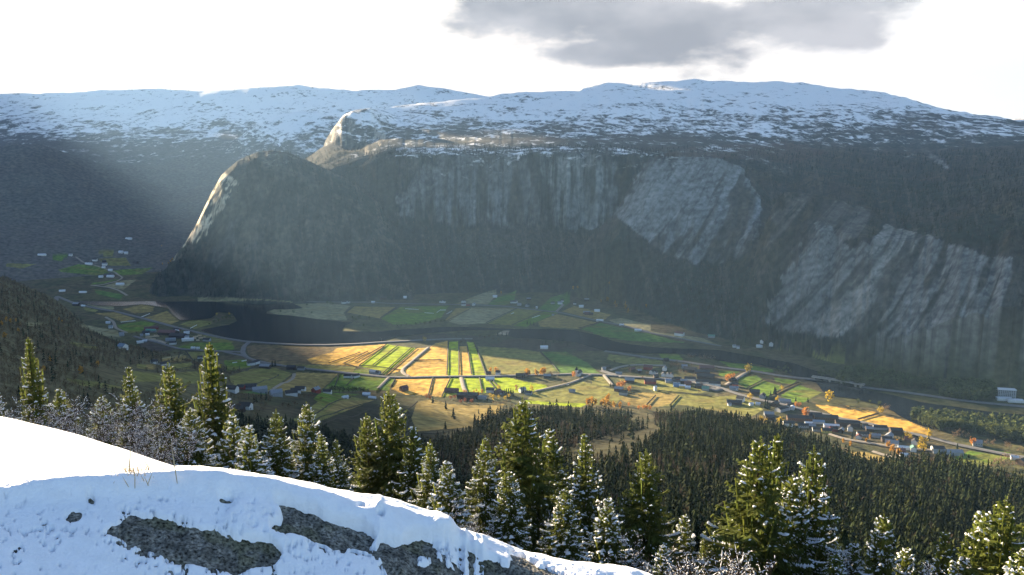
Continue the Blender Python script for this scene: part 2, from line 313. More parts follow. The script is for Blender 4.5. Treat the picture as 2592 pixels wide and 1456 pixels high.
WATER = [
 crop(4, [(690,585),(800,588),(1000,592),(1500,590),(1800,590),(2344,597)])+crop(5, [(600,224),(860,242),(895,255),(960,290),(860,300),(700,300),(635,318),(640,342),(860,358),(1100,390),(1370,418),(1440,412),(1360,450),(1325,488),(1340,500),(1600,508),(1850,487)])
 + crop(6, [(180,480),(440,462),(600,462),(850,470),(1100,482),(1400,478),(1650,492),(1850,537),(2000,592),(2150,622),(2344,642)])+crop(7, [(700,297),(900,300),(1150,312),(1500,372),(1850,432),(2200,562),(2344,622)])
 + crop(8, [(800,655),(850,667),(1150,722),(1400,792),(1700,832),(2000,872),(2500,915),(2500,955),(2000,905),(1700,865),(1500,850),(1330,872),(1300,925),(1440,985),(1500,1035),(1300,965),(1180,905),(1130,872),(1000,805),(750,745),(620,735),(500,695)])
 + crop(7, [(2100,690),(2040,605),(1900,572),(1700,482),(1500,442),(1260,425),(1130,395),(800,345),(400,340),(115,318)])
 + crop(6, [(1920,680),(1640,600),(1300,572),(1100,562),(1030,542),(1062,496),(850,488),(600,493),(430,509),(200,529),(0,549)])
 + crop(5, [(1700,592),(1450,612),(1200,622),(950,624),(700,612),(520,600),(430,590)])+crop(4, [(2050,915),(1830,858),(1870,842),(2100,802),(2165,770),(2130,700),(2000,685),(1940,742),(1760,762),(1660,762),(1600,722),(1530,652),(1400,627),(1300,617),(1100,632),(900,627),(760,607)]),
]
C = np.empty((NA, NR, 3), np.float32)
n1 = fbm(XX/260, YY/260, 4, 50); n2 = fbm(XX/45, YY/45, 4, 51); n3 = fbm(XX/11, YY/11, 3, 52); n4 = fbm(XX/4, YY/4, 2, 53)
def mixc(m, col):
    m = m[..., None] if np.ndim(m) == 2 else m
    C[...] = C*(1-m)+np.asarray(col, np.float32)*m
C[...] = (.085, .080, .036)
mixc(sst(.4, .62, n1), (.085, .07, .038)); mixc(sst(.5, .6, n2)*.6, (.045, .055, .022)); mixc(sst(.55, .7, n2*.5+n3*.5)*.6, (.035, .035, .02))
# forest floor of the slope below the viewpoint
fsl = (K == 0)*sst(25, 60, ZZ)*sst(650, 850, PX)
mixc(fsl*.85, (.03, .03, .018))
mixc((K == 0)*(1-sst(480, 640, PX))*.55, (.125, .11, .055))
# the bare birch woods and spruce on the mountain sides
mt = (K >= 2)
birch = np.array([.052, .046, .040]); spr = np.array([.018, .030, .024])
mixc(mt*1.0, birch); mixc(mt*sst(.46, .6, n1)*.9, spr); mixc(mt*sst(.52, .66, n2)*.5, (.085, .068, .04)); mixc(mt*sst(.55, .7, n3)*.4, (.03, .032, .025))
mixc((K == 5)*.55, (.034, .04, .03))
mixc(np.isin(K, (2, 3, 4))*(.30+.35*n1), (.17, .15, .13))
# dark spruce at the foot of the walls
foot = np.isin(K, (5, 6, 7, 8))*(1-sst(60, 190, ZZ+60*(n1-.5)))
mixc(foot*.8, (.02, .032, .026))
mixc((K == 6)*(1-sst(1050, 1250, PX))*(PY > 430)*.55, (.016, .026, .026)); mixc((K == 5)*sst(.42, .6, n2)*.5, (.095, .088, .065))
# fields
fieldmask = np.zeros((NA, NR), bool)
low = (K <= 2) | (ZZ < 60)
vis = (PY > 560) & (PY < 1230) & (RR > 700) & low
for n, col, pts in FIELDS:
    wob = 1.2*(n2-.5)
    m = inpoly(PX+wob, PY+wob, crop(n, pts)) & vis
    fieldmask |= m
    v = (.86+.5*n2)[m][:, None]*(.88+.34*n3)[m][:, None]
    C[m] = np.asarray(col)*v
    # mowing stripes and worn patches
    st = (np.sin((XX*.8+YY*.35)*.32+5*n1)*.5+.5)[m][:, None]
    C[m] *= (.96+.08*st)
    w = sst(.55, .7, fbm(XX/70, YY/28, 3, 60)[m])[:, None]*.5
    C[m] = C[m]*(1-w)+np.array(OTAN)*.8*w
marsh = inpoly(PX, PY, crop(6, [(430,520),(760,545),(1040,545),(1300,575),(1640,605),(1910,680),(1560,690),(1320,690),(1100,655),(755,640),(720,600),(560,580),(300,575),(0,590),(0,555)])) & (K <= 1)
mixc(marsh*.9, (.05, .04, .03)); mixc(marsh*sst(.5, .6, n2)*.5, (.04, .055, .025))
scrub = inpoly(PX, PY, crop(5, [(440,640),(520,625),(1280,650),(1200,790),(900,830),(640,790),(470,720)]))
mixc(scrub*sst(.45, .6, n3)*.5, (.07, .06, .03))
for n, pts in ((5, [(640,562),(700,558),(765,567),(720,578),(650,573)]), (5, [(1230,500),(1300,495),(1315,505),(1240,510)]), (5, [(600,603),(700,606),(690,613),(610,611)]), (5, [(1335,512),(1600,510),(1850,490),(1860,496),(1600,524),(1350,522)]),
               (6, [(930,530),(1000,490),(1095,478),(1030,535)]), (6, [(85,525),(180,522),(170,535),(90,537)])):
    mixc((inpoly(PX, PY, crop(n, pts)) & (K <= 1))*1.0, SAND)
# rock walls
gul = sst(.5, .66, fbm((PX+PY*.3)/13, PY/130, 4, 88, .6))*np.isin(K, (5, 6, 7, 8))*sst(10, 60, ZZ)*(1-sst(430, 520, ZZ))
mixc(gul*.6, (.02, .026, .024)); mixc(sst(.56, .7, fbm((PX-PY*.2)/10, PY/90, 4, 89, .6))*np.isin(K, (5, 6, 7, 8))*(1-sst(430, 520, ZZ))*.5, (.10, .085, .065))
mixc(((K == 6)*(PX < 1010))*.7, (.022, .026, .02))  # slope around the lit cliff strips painted dark in place of shade
def px_noise(kx, ky, shear, s): return fbm(PX/kx+PY*shear/kx, PY/ky, 4, s)
near_wall = np.isin(K, (5, 6, 7, 8))
strk = px_noise(8, 110, .0, 70)*.75+fbm(PX/60, PY/45, 3, 66)*.25
wrp = (fbm(PX/80, PY/80, 3, 69)-.5)*16
k3 = np.interp(PX, [1560, 1750, 1920], [1.05, .62, .35]); k4 = np.interp(PX, [1920, 2100, 2300, 2600], [1.1, .95, .62, .25])
s3 = PX+k3*(PY-540)+wrp; s4 = PX+k4*(PY-720)+wrp; s5 = PX+.75*PY
strk2 = fbm(s4/8, PY/150, 3, 71, .6)*.6+fbm(s4/34, PY/200, 3, 68)*.4
strk3 = fbm(s3/8, PY/150, 3, 72, .6)*.6+fbm(s3/34, PY/200, 3, 67)*.4
rockmask = np.zeros((NA, NR), bool)
def rockpoly(pts, ks, streak, lo, hi, col, op=1.0, feather=10):
    wob = (fbm(PX/22, PY/22, 4, 73)-.5)*46
    m = inpoly(PX+wob, PY+wob*.7, pts) & np.isin(K, ks)
    if not m.any(): return
    rockmask[m] = True
    a = sst(lo, hi, streak)*op
    sc = s3 if 7 in ks else (s4 if 8 in ks else PX)
    dark = .40+.55*fbm(sc/5, PY/90, 3, 74, .6)+.5*fbm(sc/16, PY/160, 3, 64)+.2*(fbm(PX/30, PY/30, 3, 65)-.5)
    a = a*(1-.85*sst(.57, .66, fbm(sc/42, PY/170, 4, 63)))
    cc = np.asarray(col)[None, None, :]*dark[..., None]
    mm = (m*a)[..., None]
    C[...] = C*(1-mm)+cc*mm
MMk, M3k, M4k, Dk = (6,), (7,), (8,), (5,)
GR = (.15, .155, .15)
rockpoly([(1000,545),(1050,430),(1130,395),(1260,395),(1400,390),(1560,390),(1560,560),(1480,580),(1330,575),(1150,570)], MMk, strk, .28, .54, (.16, .165, .16), .85)
rockpoly([(1388,392),(1525,386),(1540,450),(1530,562),(1480,580),(1430,572),(1400,540)], MMk, strk, .24, .46, (.25, .255, .235), .92)
rockpoly([(1130,520),(1210,470),(1290,480),(1320,545),(1290,570),(1140,560)], MMk, strk, .34, .52, (.19, .195, .19), .85)
rockpoly([(1003,548),(1058,440),(1135,398),(1110,455),(1030,545)], MMk, strk2, .44, .58, (.15, .15, .145), .8)
rockpoly([(1565,550),(1630,415),(1700,395),(1800,393),(1880,425),(1925,500),(1930,565),(1890,625),(1830,665),(1760,668),(1690,648),(1620,595)], (6, 7), strk3, .22, .50, (.20, .205, .20), .95)
rockpoly([(1920,700),(1955,560),(1990,480),(2080,500),(2200,530),(2200,600),(2080,620),(2000,690)], M4k, strk2, .34, .56, (.14, .125, .11), .8)
rockpoly([(1930,810),(1990,690),(2030,620),(2090,560),(2160,640),(2250,575),(2320,590),(2420,620),(2500,650),(2620,660),(2700,870),(2592,905),(2450,905),(2350,905),(2250,890),(2150,856),(2050,842),(1970,835)], M4k, strk2, .22, .50, (.20, .195, .18), .92)
rockpoly([(2160,700),(2240,570),(2320,590),(2300,700),(2220,820),(2130,850),(2050,840)], M4k, strk2, .20, .42, (.25, .23, .195), .85)
rockpoly([(425,665),(470,605),(530,480),(566,436),(606,462),(570,520),(510,600),(456,652)], Dk, fbm((PX+PY*.62)/5, (PY-PX*.6)/26, 5, 75, .7), .44, .52, (.55, .46, .32), 1.0)  # sunlit cliff rim: sunlight painted in as a paler, warmer rock colour
rockpoly([(530,660),(560,590),(600,540),(612,545),(585,620),(548,680)], Dk, strk2, .4, .6, (.12, .12, .115), .7)
rockpoly([(600,720),(625,640),(665,590),(680,600),(650,680),(630,730)], Dk, strk2, .45, .6, (.10, .10, .10), .6)
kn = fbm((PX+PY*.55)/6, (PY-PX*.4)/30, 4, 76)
for q in ([(824,360),(843,324),(878,283),(902,283),(870,325),(846,362)], [(860,352),(884,312),(905,289),(918,291),(892,332),(872,366)], [(912,388),(934,352),(954,311),(972,314),(963,346),(930,386)]): rockpoly(q, MMk, kn, .36, .46, (.50, .42, .31), 1.0)  # sunlit cliff strips, the sun put into a bright warm colour
rockpoly([(2306,358),(2325,366),(2370,395),(2408,428),(2395,428),(2350,400)], MMk, n3, .2, .4, (.22, .21, .20), .8)
mixc(((K == 6)*inpoly(PX, PY, [(1640,400),(1750,372),(2000,360),(2100,385),(2000,415),(1900,405),(1750,398)])*.6), (.10, .062, .045))
# cracks and vegetated ledges across the walls
led = sst(.57, .62, fbm(PX/38, (PY+PX*.25)/7, 5, 78))*np.isin(K, (5, 6, 7, 8))*(PY > 395)
mixc(led*.4, (.026, .03, .028))
crk = sst(.035, .0, np.abs(fbm((PX+PY*.5)/34, PY/60, 4, 79)-.5))*np.isin(K, (6, 7, 8))*(PY > 395)*(PY < 880)
mixc(crk*.6, (.03, .032, .032))
# snow: by height, broken up by rock and heath
zs = ZZ+110*(n1-.5)*2+60*(n2-.5)*2
patch = fbm(XX/60+PY*.05, YY/230, 5, 80)*.6+fbm(XX/14, YY/60, 3, 81)*.4
cover = sst(350+40*sst(1700, 2300, PX), 800, zs)
cover = np.where(K == 2, sst(330, 820, zs), cover)
cover = np.where(K == 4, sst(330, 760, zs), cover)
cover = np.where(K == 3, 0, cover)*mt
mixc(sst(330, 620, zs)*mt*.6, (.14, .135, .13))
for pts in ([(1690,398),(1480,384),(1300,392),(1290,378),(1480,374),(1700,384)], [(1000,395),(1290,392),(1290,376),(1000,372)]):
    mm = inpoly(PX, PY, pts) & (K == 6)
    cover = np.maximum(cover, mm*.42)
# ------------------------------------------------------------------ terrain objects
terr_mat = mat('ground_cover', attr='col', nscale=.07, namp=.42, bump=1.6, bscale=.10, rough=1.0, spec=.05, detail=6)
def add_snow(m):
    N = m.node_tree.nodes; L = m.node_tree.links; b = N['Principled BSDF']; src = b.inputs['Base Color'].links[0].from_socket
    at_ = N.new('ShaderNodeAttribute'); at_.attribute_name = 'col'
    tc = N.new('ShaderNodeTexCoord'); f = []
    for sc, dt in (((.022, .008, .05), 9), ((.0035, .002, .012), 5)):
        mp = N.new('ShaderNodeMapping'); mp.inputs['Scale'].default_value = sc; L.new(tc.outputs['Object'], mp.inputs[0])
        n = N.new('ShaderNodeTexNoise'); n.inputs['Scale'].default_value = 1; n.inputs['Detail'].default_value = dt; n.inputs['Roughness'].default_value = .68; n.inputs['Distortion'].default_value = .6
        L.new(mp.outputs[0], n.inputs['Vector']); f.append(n.outputs['Fac'])
    def M(op, a, b_):
        n = N.new('ShaderNodeMath'); n.operation = op
        for i, q in enumerate((a, b_)):
            if isinstance(q, (int, float)): n.inputs[i].default_value = q
            else: L.new(q, n.inputs[i])
        return n.outputs[0]
    nz = M('ADD', M('MULTIPLY', f[0], .68), M('MULTIPLY', f[1], .32))
    v = M('ADD', nz, M('MULTIPLY', at_.outputs['Alpha'], .21))
    r = N.new('ShaderNodeMapRange'); r.interpolation_type = 'SMOOTHSTEP'; r.inputs[1].default_value = .57; r.inputs[2].default_value = .68; L.new(v, r.inputs[0])
    g_ = N.new('ShaderNodeMapRange'); g_.inputs[1].default_value = .0; g_.inputs[2].default_value = .22; L.new(at_.outputs['Alpha'], g_.inputs[0]); gate = M('MULTIPLY', r.outputs[0], g_.outputs[0])
    mx = N.new('ShaderNodeMix'); mx.data_type = 'RGBA'; L.new(gate, mx.inputs[0]); L.new(src, mx.inputs[6]); mx.inputs[7].default_value = (.84, .82, .80, 1)
    L.new(mx.outputs[2], b.inputs['Base Color'])
add_snow(terr_mat)
vid = np.arange(NA*NR).reshape(NA, NR)
quad = np.stack([vid[:-1, :-1], vid[1:, :-1], vid[1:, 1:], vid[:-1, 1:]], -1).reshape(-1, 4)
fk = K[:-1, :-1].reshape(-1)
P3 = np.stack([XX, YY, ZZ], -1).reshape(-1, 3); C3 = np.concatenate([C, cover[..., None]], -1).reshape(-1, 4)
def terrain(name, ks, label, cat, m=None):
    f = quad[np.isin(fk, ks)]
    u, inv = np.unique(f.ravel(), return_inverse=True)
    me = mesh_np(name, P3[u], inv.reshape(-1, 4), C3[u])
    return link(name, me, m or terr_mat, label=label, category=cat, kind='structure')
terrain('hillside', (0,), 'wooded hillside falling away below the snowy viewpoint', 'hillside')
terrain('valley_floor', (1,), 'flat valley floor of green and straw coloured fields', 'ground')
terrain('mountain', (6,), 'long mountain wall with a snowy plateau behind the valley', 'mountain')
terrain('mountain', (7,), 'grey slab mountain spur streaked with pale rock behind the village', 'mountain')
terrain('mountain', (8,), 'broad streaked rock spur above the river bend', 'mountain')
terrain('hill', (5,), 'rounded dark hill with a sunlit cliff edge beyond the lake', 'hill')
terrain('hill', (3, 4), 'low dark wooded hills in the side valley', 'hill')
terrain('mountain', (2,), 'far snow covered mountain range along the skyline', 'mountain')

# water
def sheet(name, poly, z, m, n=3, **pr):
    P = []
    for i in range(len(poly)):
        a = poly[i]; b = poly[(i+1) % len(poly)]
        for k in range(n):
            t = k/n; az, s = ray(a[0]+(b[0]-a[0])*t, a[1]+(b[1]-a[1])*t)
            r = (z-ZC)/s; P.append((math.sin(az)*r, math.cos(az)*r))
    import bmesh
    P = np.array(P)
    j = (fbm(P[:, 0]/30, P[:, 1]/30, 3, 90)-.5)*9; k = (fbm(P[:, 0]/30, P[:, 1]/30, 3, 91)-.5)*9
    bm = bmesh.new(); vs = [bm.verts.new((x+a, y+b, z)) for (x, y), a, b in zip(P, j, k)]
    es = [bm.edges.new((vs[i], vs[(i+1) % len(vs)])) for i in range(len(vs))]
    bmesh.ops.triangle_fill(bm, edges=es, use_beauty=True, use_dissolve=False)
    bmesh.ops.recalc_face_normals(bm, faces=bm.faces)
    for f in bm.faces:
        if f.normal.z < 0: f.normal_flip()
    me = bpy.data.meshes.new(name); bm.to_mesh(me); bm.free()
    return link(name, me, m, **pr)
wm = bpy.data.materials.new('dark_water'); wm.use_nodes = True
_n = wm.node_tree.nodes; _l = wm.node_tree.links; _b = _n['Principled BSDF']
_b.inputs['Base Color'].default_value = (.006, .009, .013, 1); _b.inputs['Roughness'].default_value = .12; _b.inputs['IOR'].default_value = 1.33
_t = _n.new('ShaderNodeTexCoord'); _w = _n.new('ShaderNodeTexNoise'); _w.inputs['Scale'].default_value = .15; _w.inputs['Detail'].default_value = 6
_p = _n.new('ShaderNodeBump'); _p.inputs['Distance'].default_value = .6; _p.inputs['Strength'].default_value = .5
_l.new(_t.outputs['Object'], _w.inputs['Vector']); _l.new(_w.outputs['Fac'], _p.inputs['Height']); _l.new(_p.outputs[0], _b.inputs['Normal'])
WZ = 1.6
sheet('water', WATER[0], WZ, wm, label='dark lake and river winding through the valley', category='water', kind='structure')

# ------------------------------------------------------------------ added out-of-view clouds, outlined so their shadows leave parts of the valley in sun
KT = 1/math.tan(SUN_EL); SX, SY = math.sin(SUN_AZ), math.cos(SUN_AZ)
def blur(a, n):
    k = np.hanning(n+2)[1:-1]; k /= k.sum()
    a = np.apply_along_axis(lambda q: np.convolve(q, k, 'same'), 0, a)
    return np.apply_along_axis(lambda q: np.convolve(q, k, 'same'), 1, a)
CLZ = 3000.0
cm = mat('shade_cloud_white', (.8, .8, .82), rough=1.0, nscale=.002, namp=.12, spec=0)
SHADE_CLOUDS = [([(350,85),(445,75),(445,120),(400,137),(350,132)], 'narrow unseen cloudlet added to shade the gap of the snowy skyline'),
          ([(283,160),(335,160),(347,195),(332,217),(295,219),(278,192)], 'small unseen cloudlet added to shade the low snowy hill of the side valley'),
          ([(60,110),(270,140),(262,165),(215,190),(203,235),(232,270),(250,300),(267,345),(287,385),(310,430),(316,475),(250,480),(150,300)], 'long unseen cloudbank added to shade the side valley and the near side of the lake'),
          ([(355,200),(420,175),(497,175),(503,194),(513,194),(518,174),(565,169),(600,185),(690,180),(690,310),(455,345),(452,380),(375,372),(352,297),(318,296),(290,291),(291,281),(330,278),(352,280),(387,272),(387,235),(362,235)], 'broad unseen cloudbank added to shade the rock walls across the river')]
def shade_cloud(poly, label):
    P = [(-4200+x*15., -3500+(647-y)*15.) for x, y in poly]
    A = np.array(P); gx = np.arange(A[:, 0].min()-240, A[:, 0].max()+240, 50.); gy = np.arange(A[:, 1].min()-240, A[:, 1].max()+240, 50.)
    gu, gv = np.meshgrid(gx, gy, indexing='ij')
    field = blur(inpoly(gu, gv, P)*2.0-1, 7)+(fbm(gu/260, gv/260, 4, 95)-.5)*.55
    field[:2] = field[-2:] = -1; field[:, :2] = field[:, -2:] = -1
    th = np.clip(field, 0, 1)**.5*260
    up = th*(.7+.7*fbm(gu/300, gv/300, 4, 96)); dn = th*.35*(.6+.6*fbm(gu/200, gv/200, 3, 97))
    X = gu+SX*CLZ*KT; Y = gv+SY*CLZ*KT
    n = gu.size; idx = np.arange(n).reshape(gu.shape)
    q = np.stack([idx[:-1, :-1], idx[1:, :-1], idx[1:, 1:], idx[:-1, 1:]], -1).reshape(-1, 4)
    q = q[(field.ravel()[q] > 0).any(1)]
    V = np.concatenate([np.stack([X, Y, CLZ+up], -1).reshape(-1, 3), np.stack([X, Y, CLZ-dn-1], -1).reshape(-1, 3)])
    F = np.concatenate([q, q[:, ::-1]+n]); u, inv = np.unique(F.ravel(), return_inverse=True)
    link('shade_cloud', mesh_np('shade_cloud', V[u], inv.reshape(-1, 4)), cm, label=label, category='shade_cloud', group='unseen clouds added towards the sun')
for p, l in SHADE_CLOUDS: shade_cloud(p, l)

# ------------------------------------------------------------------ haze
def box_mesh(name, lo, hi):
    V = np.array([(x, y, z) for z in (lo[2], hi[2]) for y in (lo[1], hi[1]) for x in (lo[0], hi[0])], float)
    return mesh_np(name, V, np.array([(0, 2, 3, 1), (4, 5, 7, 6), (0, 1, 5, 4), (2, 6, 7, 3), (0, 4, 6, 2), (1, 3, 7, 5)]), smooth=False)
hm = bpy.data.materials.new('haze_air'); hm.use_nodes = True
_n = hm.node_tree.nodes; _n.remove(_n['Principled BSDF']); _v = _n.new('ShaderNodeVolumePrincipled')
_v.inputs['Color'].default_value = (.40, .66, 1.0, 1); _v.inputs['Density'].default_value = 2.3e-5; _v.inputs['Anisotropy'].default_value = .2
hm.node_tree.links.new(_v.outputs[0], _n['Material Output'].inputs['Volume'])
zt = float(ZZ.max())+25
link('haze', box_mesh('haze', (-7600, -260, float(ZZ.min())-30), (7600, 10300, zt)), hm, kind='stuff', label='thin blue haze filling the valley air', category='haze')

# ------------------------------------------------------------------ camera, sun, sky
cam = bpy.data.cameras.new('camera'); co = bpy.data.objects.new('camera', cam); COL.objects.link(co)
co.location = (0, 0, ZC); co.rotation_euler = (math.radians(90)-PITCH, 0, 0)
cam.sensor_width = 36; cam.lens = 36*FPX/2592; cam.clip_start = .1; cam.clip_end = 60000
SC.camera = co
sl = bpy.data.lights.new('sun', 'SUN'); sl.energy = 5.0; sl.angle = math.radians(.5); sl.color = (1.0, .80, .54)
so = bpy.data.objects.new('sun', sl); COL.objects.link(so)
so.rotation_euler = Vector(-SUN).to_track_quat('-Z', 'Y').to_euler()
W = bpy.data.worlds.new('World'); SC.world = W; W.use_nodes = True
nt = W.node_tree; N = nt.nodes; L = nt.links
for n in list(N): N.remove(n)
sky = N.new('ShaderNodeTexSky'); sky.sky_type = 'NISHITA'; sky.sun_disc = False
sky.sun_elevation = SUN_EL; sky.sun_rotation = SUN_AZ; sky.altitude = 700; sky.dust_density = 1.0; sky.ozone_density = 2.0
bg = N.new('ShaderNodeBackground'); bg.inputs['Strength'].default_value = .05
bg2 = N.new('ShaderNodeBackground'); bg2.inputs['Strength'].default_value = 1.0
out = N.new('ShaderNodeOutputWorld'); mixs = N.new('ShaderNodeMixShader')
tc = N.new('ShaderNodeTexCoord')
def vmath(op, a=None, b=None):
    n = N.new('ShaderNodeVectorMath'); n.operation = op
    for i, q in enumerate((a, b)):
        if q is None: continue
        if isinstance(q, tuple): n.inputs[i].default_value = q
        else: L.new(q, n.inputs[i])
    return n
def fmath(op, a, b=0.0, clamp=False):
    n = N.new('ShaderNodeMath'); n.operation = op; n.use_clamp = clamp
    for i, q in enumerate((a, b)):
        if isinstance(q, (int, float)): n.inputs[i].default_value = q
        else: L.new(q, n.inputs[i])
    return n.outputs[0]
def ramp(x, a, b, c=0.0, d=1.0):
    n = N.new('ShaderNodeMapRange'); n.interpolation_type = 'SMOOTHSTEP'
    for i, q in ((1, a), (2, b), (3, c), (4, d)): n.inputs[i].default_value = q
    L.new(x, n.inputs[0]); return n.outputs[0]
dirn = tc.outputs['Generated']
# a thin bright veil of cloud over the sunward half of the sky
vd = vmath('DOT_PRODUCT', dirn, tuple(float(q) for q in (math.sin(-.35)*.97, math.cos(-.35)*.97, .22)))
veil = ramp(vd.outputs['Value'], .0, .55)
# the grey cloud: ellipses in (azimuth, elevation) broken up by noise
sep = N.new('ShaderNodeSeparateXYZ'); L.new(dirn, sep.inputs[0])
azn = fmath('ARCTAN2', sep.outputs[0], sep.outputs[1]); eln = fmath('ARCSINE', sep.outputs[2])
nz = N.new('ShaderNodeTexNoise'); nz.inputs['Scale'].default_value = 9; nz.inputs['Detail'].default_value = 7; nz.inputs['Roughness'].default_value = .55
cb = N.new('ShaderNodeCombineXYZ'); L.new(azn, cb.inputs[0]); L.new(fmath('MULTIPLY', eln, 2.2), cb.inputs[1]); L.new(cb.outputs[0], nz.inputs['Vector'])
nzc = fmath('SUBTRACT', nz.outputs['Fac'], .5)
tot = None
for (px, py, rx, ry) in ((1450, 20, 330, 85), (1700, 70, 420, 95), (1980, 40, 300, 85), (1250, 20, 140, 80), (2130, 70, 170, 55), (1560, 130, 260, 50)):
    a, s = ray(px, py); e = math.atan(float(s)); a = float(a); rx = rx/FPX; ry = ry/FPX
    ax = fmath('DIVIDE', fmath('SUBTRACT', azn, a), rx); ey = fmath('DIVIDE', fmath('SUBTRACT', eln, e), ry)
    d = fmath('SUBTRACT', 1.0, fmath('SQRT', fmath('ADD', fmath('MULTIPLY', ax, ax), fmath('MULTIPLY', ey, ey))))
    tot = d if tot is None else fmath('MAXIMUM', tot, d)
grey = ramp(fmath('ADD', tot, fmath('MULTIPLY', nzc, 2.4)), -.16, .42)
n2_ = N.new('ShaderNodeTexNoise'); n2_.inputs['Scale'].default_value = 6; n2_.inputs['Detail'].default_value = 4; L.new(cb.outputs[0], n2_.inputs['Vector'])
cr = N.new('ShaderNodeMix'); cr.data_type = 'RGBA'; L.new(ramp(n2_.outputs['Fac'], .35, .65), cr.inputs[0])
SKYB = 1.0
cr.inputs[6].default_value = (.40, .41, .46, 1); cr.inputs[7].default_value = (.66, .65, .69, 1)
glow = ramp(vd.outputs['Value'], .55, 1.0)
wc = N.new('ShaderNodeMix'); wc.data_type = 'RGBA'; L.new(glow, wc.inputs[0])
wc.inputs[6].default_value = (1.06, 1.06, 1.08, 1); wc.inputs[7].default_value = (1.35, 1.25, 1.15, 1)
mc = N.new('ShaderNodeMix'); mc.data_type = 'RGBA'; L.new(grey, mc.inputs[0]); L.new(wc.outputs[2], mc.inputs[6]); L.new(cr.outputs[2], mc.inputs[7])
L.new(mc.outputs[2], bg2.inputs['Color']); L.new(sky.outputs[0], bg.inputs['Color'])
L.new(fmath('MULTIPLY', veil, ramp(eln, .24, .52, 1.0, .06)), mixs.inputs[0]); L.new(bg.outputs[0], mixs.inputs[1]); L.new(bg2.outputs[0], mixs.inputs[2]); L.new(mixs.outputs[0], out.inputs['Surface'])
EXPO = 2.6
bg2.inputs['Strength'].default_value = 1.0/2**EXPO
SC.view_settings.view_transform = 'Standard'; SC.view_settings.look = 'None'; SC.view_settings.gamma = 1.0; SC.view_settings.exposure = EXPO
SC.cycles.max_bounces = 4; SC.cycles.diffuse_bounces = 2; SC.cycles.glossy_bounces = 2; SC.cycles.transmission_bounces = 2; SC.cycles.volume_bounces = 0
SC.cycles.use_denoising = True; SC.cycles.sample_clamp_indirect = 4
# ------------------------------------------------------------------ plants
def tag(o, label, cat, group=None):
    o['label'] = label; o['category'] = cat
    if group: o['group'] = group
    return o
def empty(name, loc, label, cat, group=None):
    o = bpy.data.objects.new(name, None); COL.objects.link(o); o.location = loc; o.empty_display_size = .2
    return tag(o, label, cat, group)
def tube(P, rad, n=5):
    P = np.asarray(P, float); k = len(P); V = []; F = []
    d = np.gradient(P, axis=0); d /= np.linalg.norm(d, axis=1)[:, None]+1e-9
    ref = np.where(np.abs(d[:, 2:3]) > .9, np.array([[1., 0, 0]]), np.array([[0., 0, 1]]))
    a = np.cross(d, ref); a /= np.linalg.norm(a, axis=1)[:, None]+1e-9; b = np.cross(d, a)
    t = np.linspace(0, 2*np.pi, n, endpoint=False)
    V = P[:, None, :]+np.asarray(rad)[:, None, None]*(a[:, None, :]*np.cos(t)[None, :, None]+b[:, None, :]*np.sin(t)[None, :, None])
    idx = np.arange(k*n).reshape(k, n)
    F = np.stack([idx[:-1], np.roll(idx[:-1], -1, 1), np.roll(idx[1:], -1, 1), idx[1:]], -1).reshape(-1, 4)
    return V.reshape(-1, 3), F
class MB:
    def __init__(s): s.V = []; s.F = []; s.n = 0; s.c = []
    def add(s, V, F, col=None):
        V = np.asarray(V, float); s.V.append(V); s.F.append(np.asarray(F)+s.n); s.n += len(V)
        if col is not None: s.c.append(np.broadcast_to(np.asarray(col, float), (len(V), 3)))
    def blades(s, A, B, w, side, col=None):
        """flat strips from A to B (m,3), half-width w along unit vectors side; pointed at the tip"""
        A = np.asarray(A); B = np.asarray(B); m = len(A); w = np.broadcast_to(np.asarray(w, float), (m,))[:, None]
        M = A*.45+B*.55
        V = np.stack([A-side*w*.55, A+side*w*.55, M+side*w, B+side*w*.15, B-side*w*.15, M-side*w], 1).reshape(-1, 3)
        i = np.arange(m)[:, None]*6
        F = np.concatenate([i+np.array([[0, 1, 2, 5]]), i+np.array([[5, 2, 3, 4]])])
        s.add(V, F, None if col is None else np.repeat(np.broadcast_to(col, (m, 3)), 6, 0))
    def mesh(s, name, smooth=False):
        return mesh_np(name, np.concatenate(s.V), s.F if len({f.shape[1] for f in s.F}) > 1 else np.concatenate(s.F), np.concatenate(s.c) if s.c else None, smooth)
def unit(v): return v/(np.linalg.norm(v, axis=-1, keepdims=True)+1e-9)

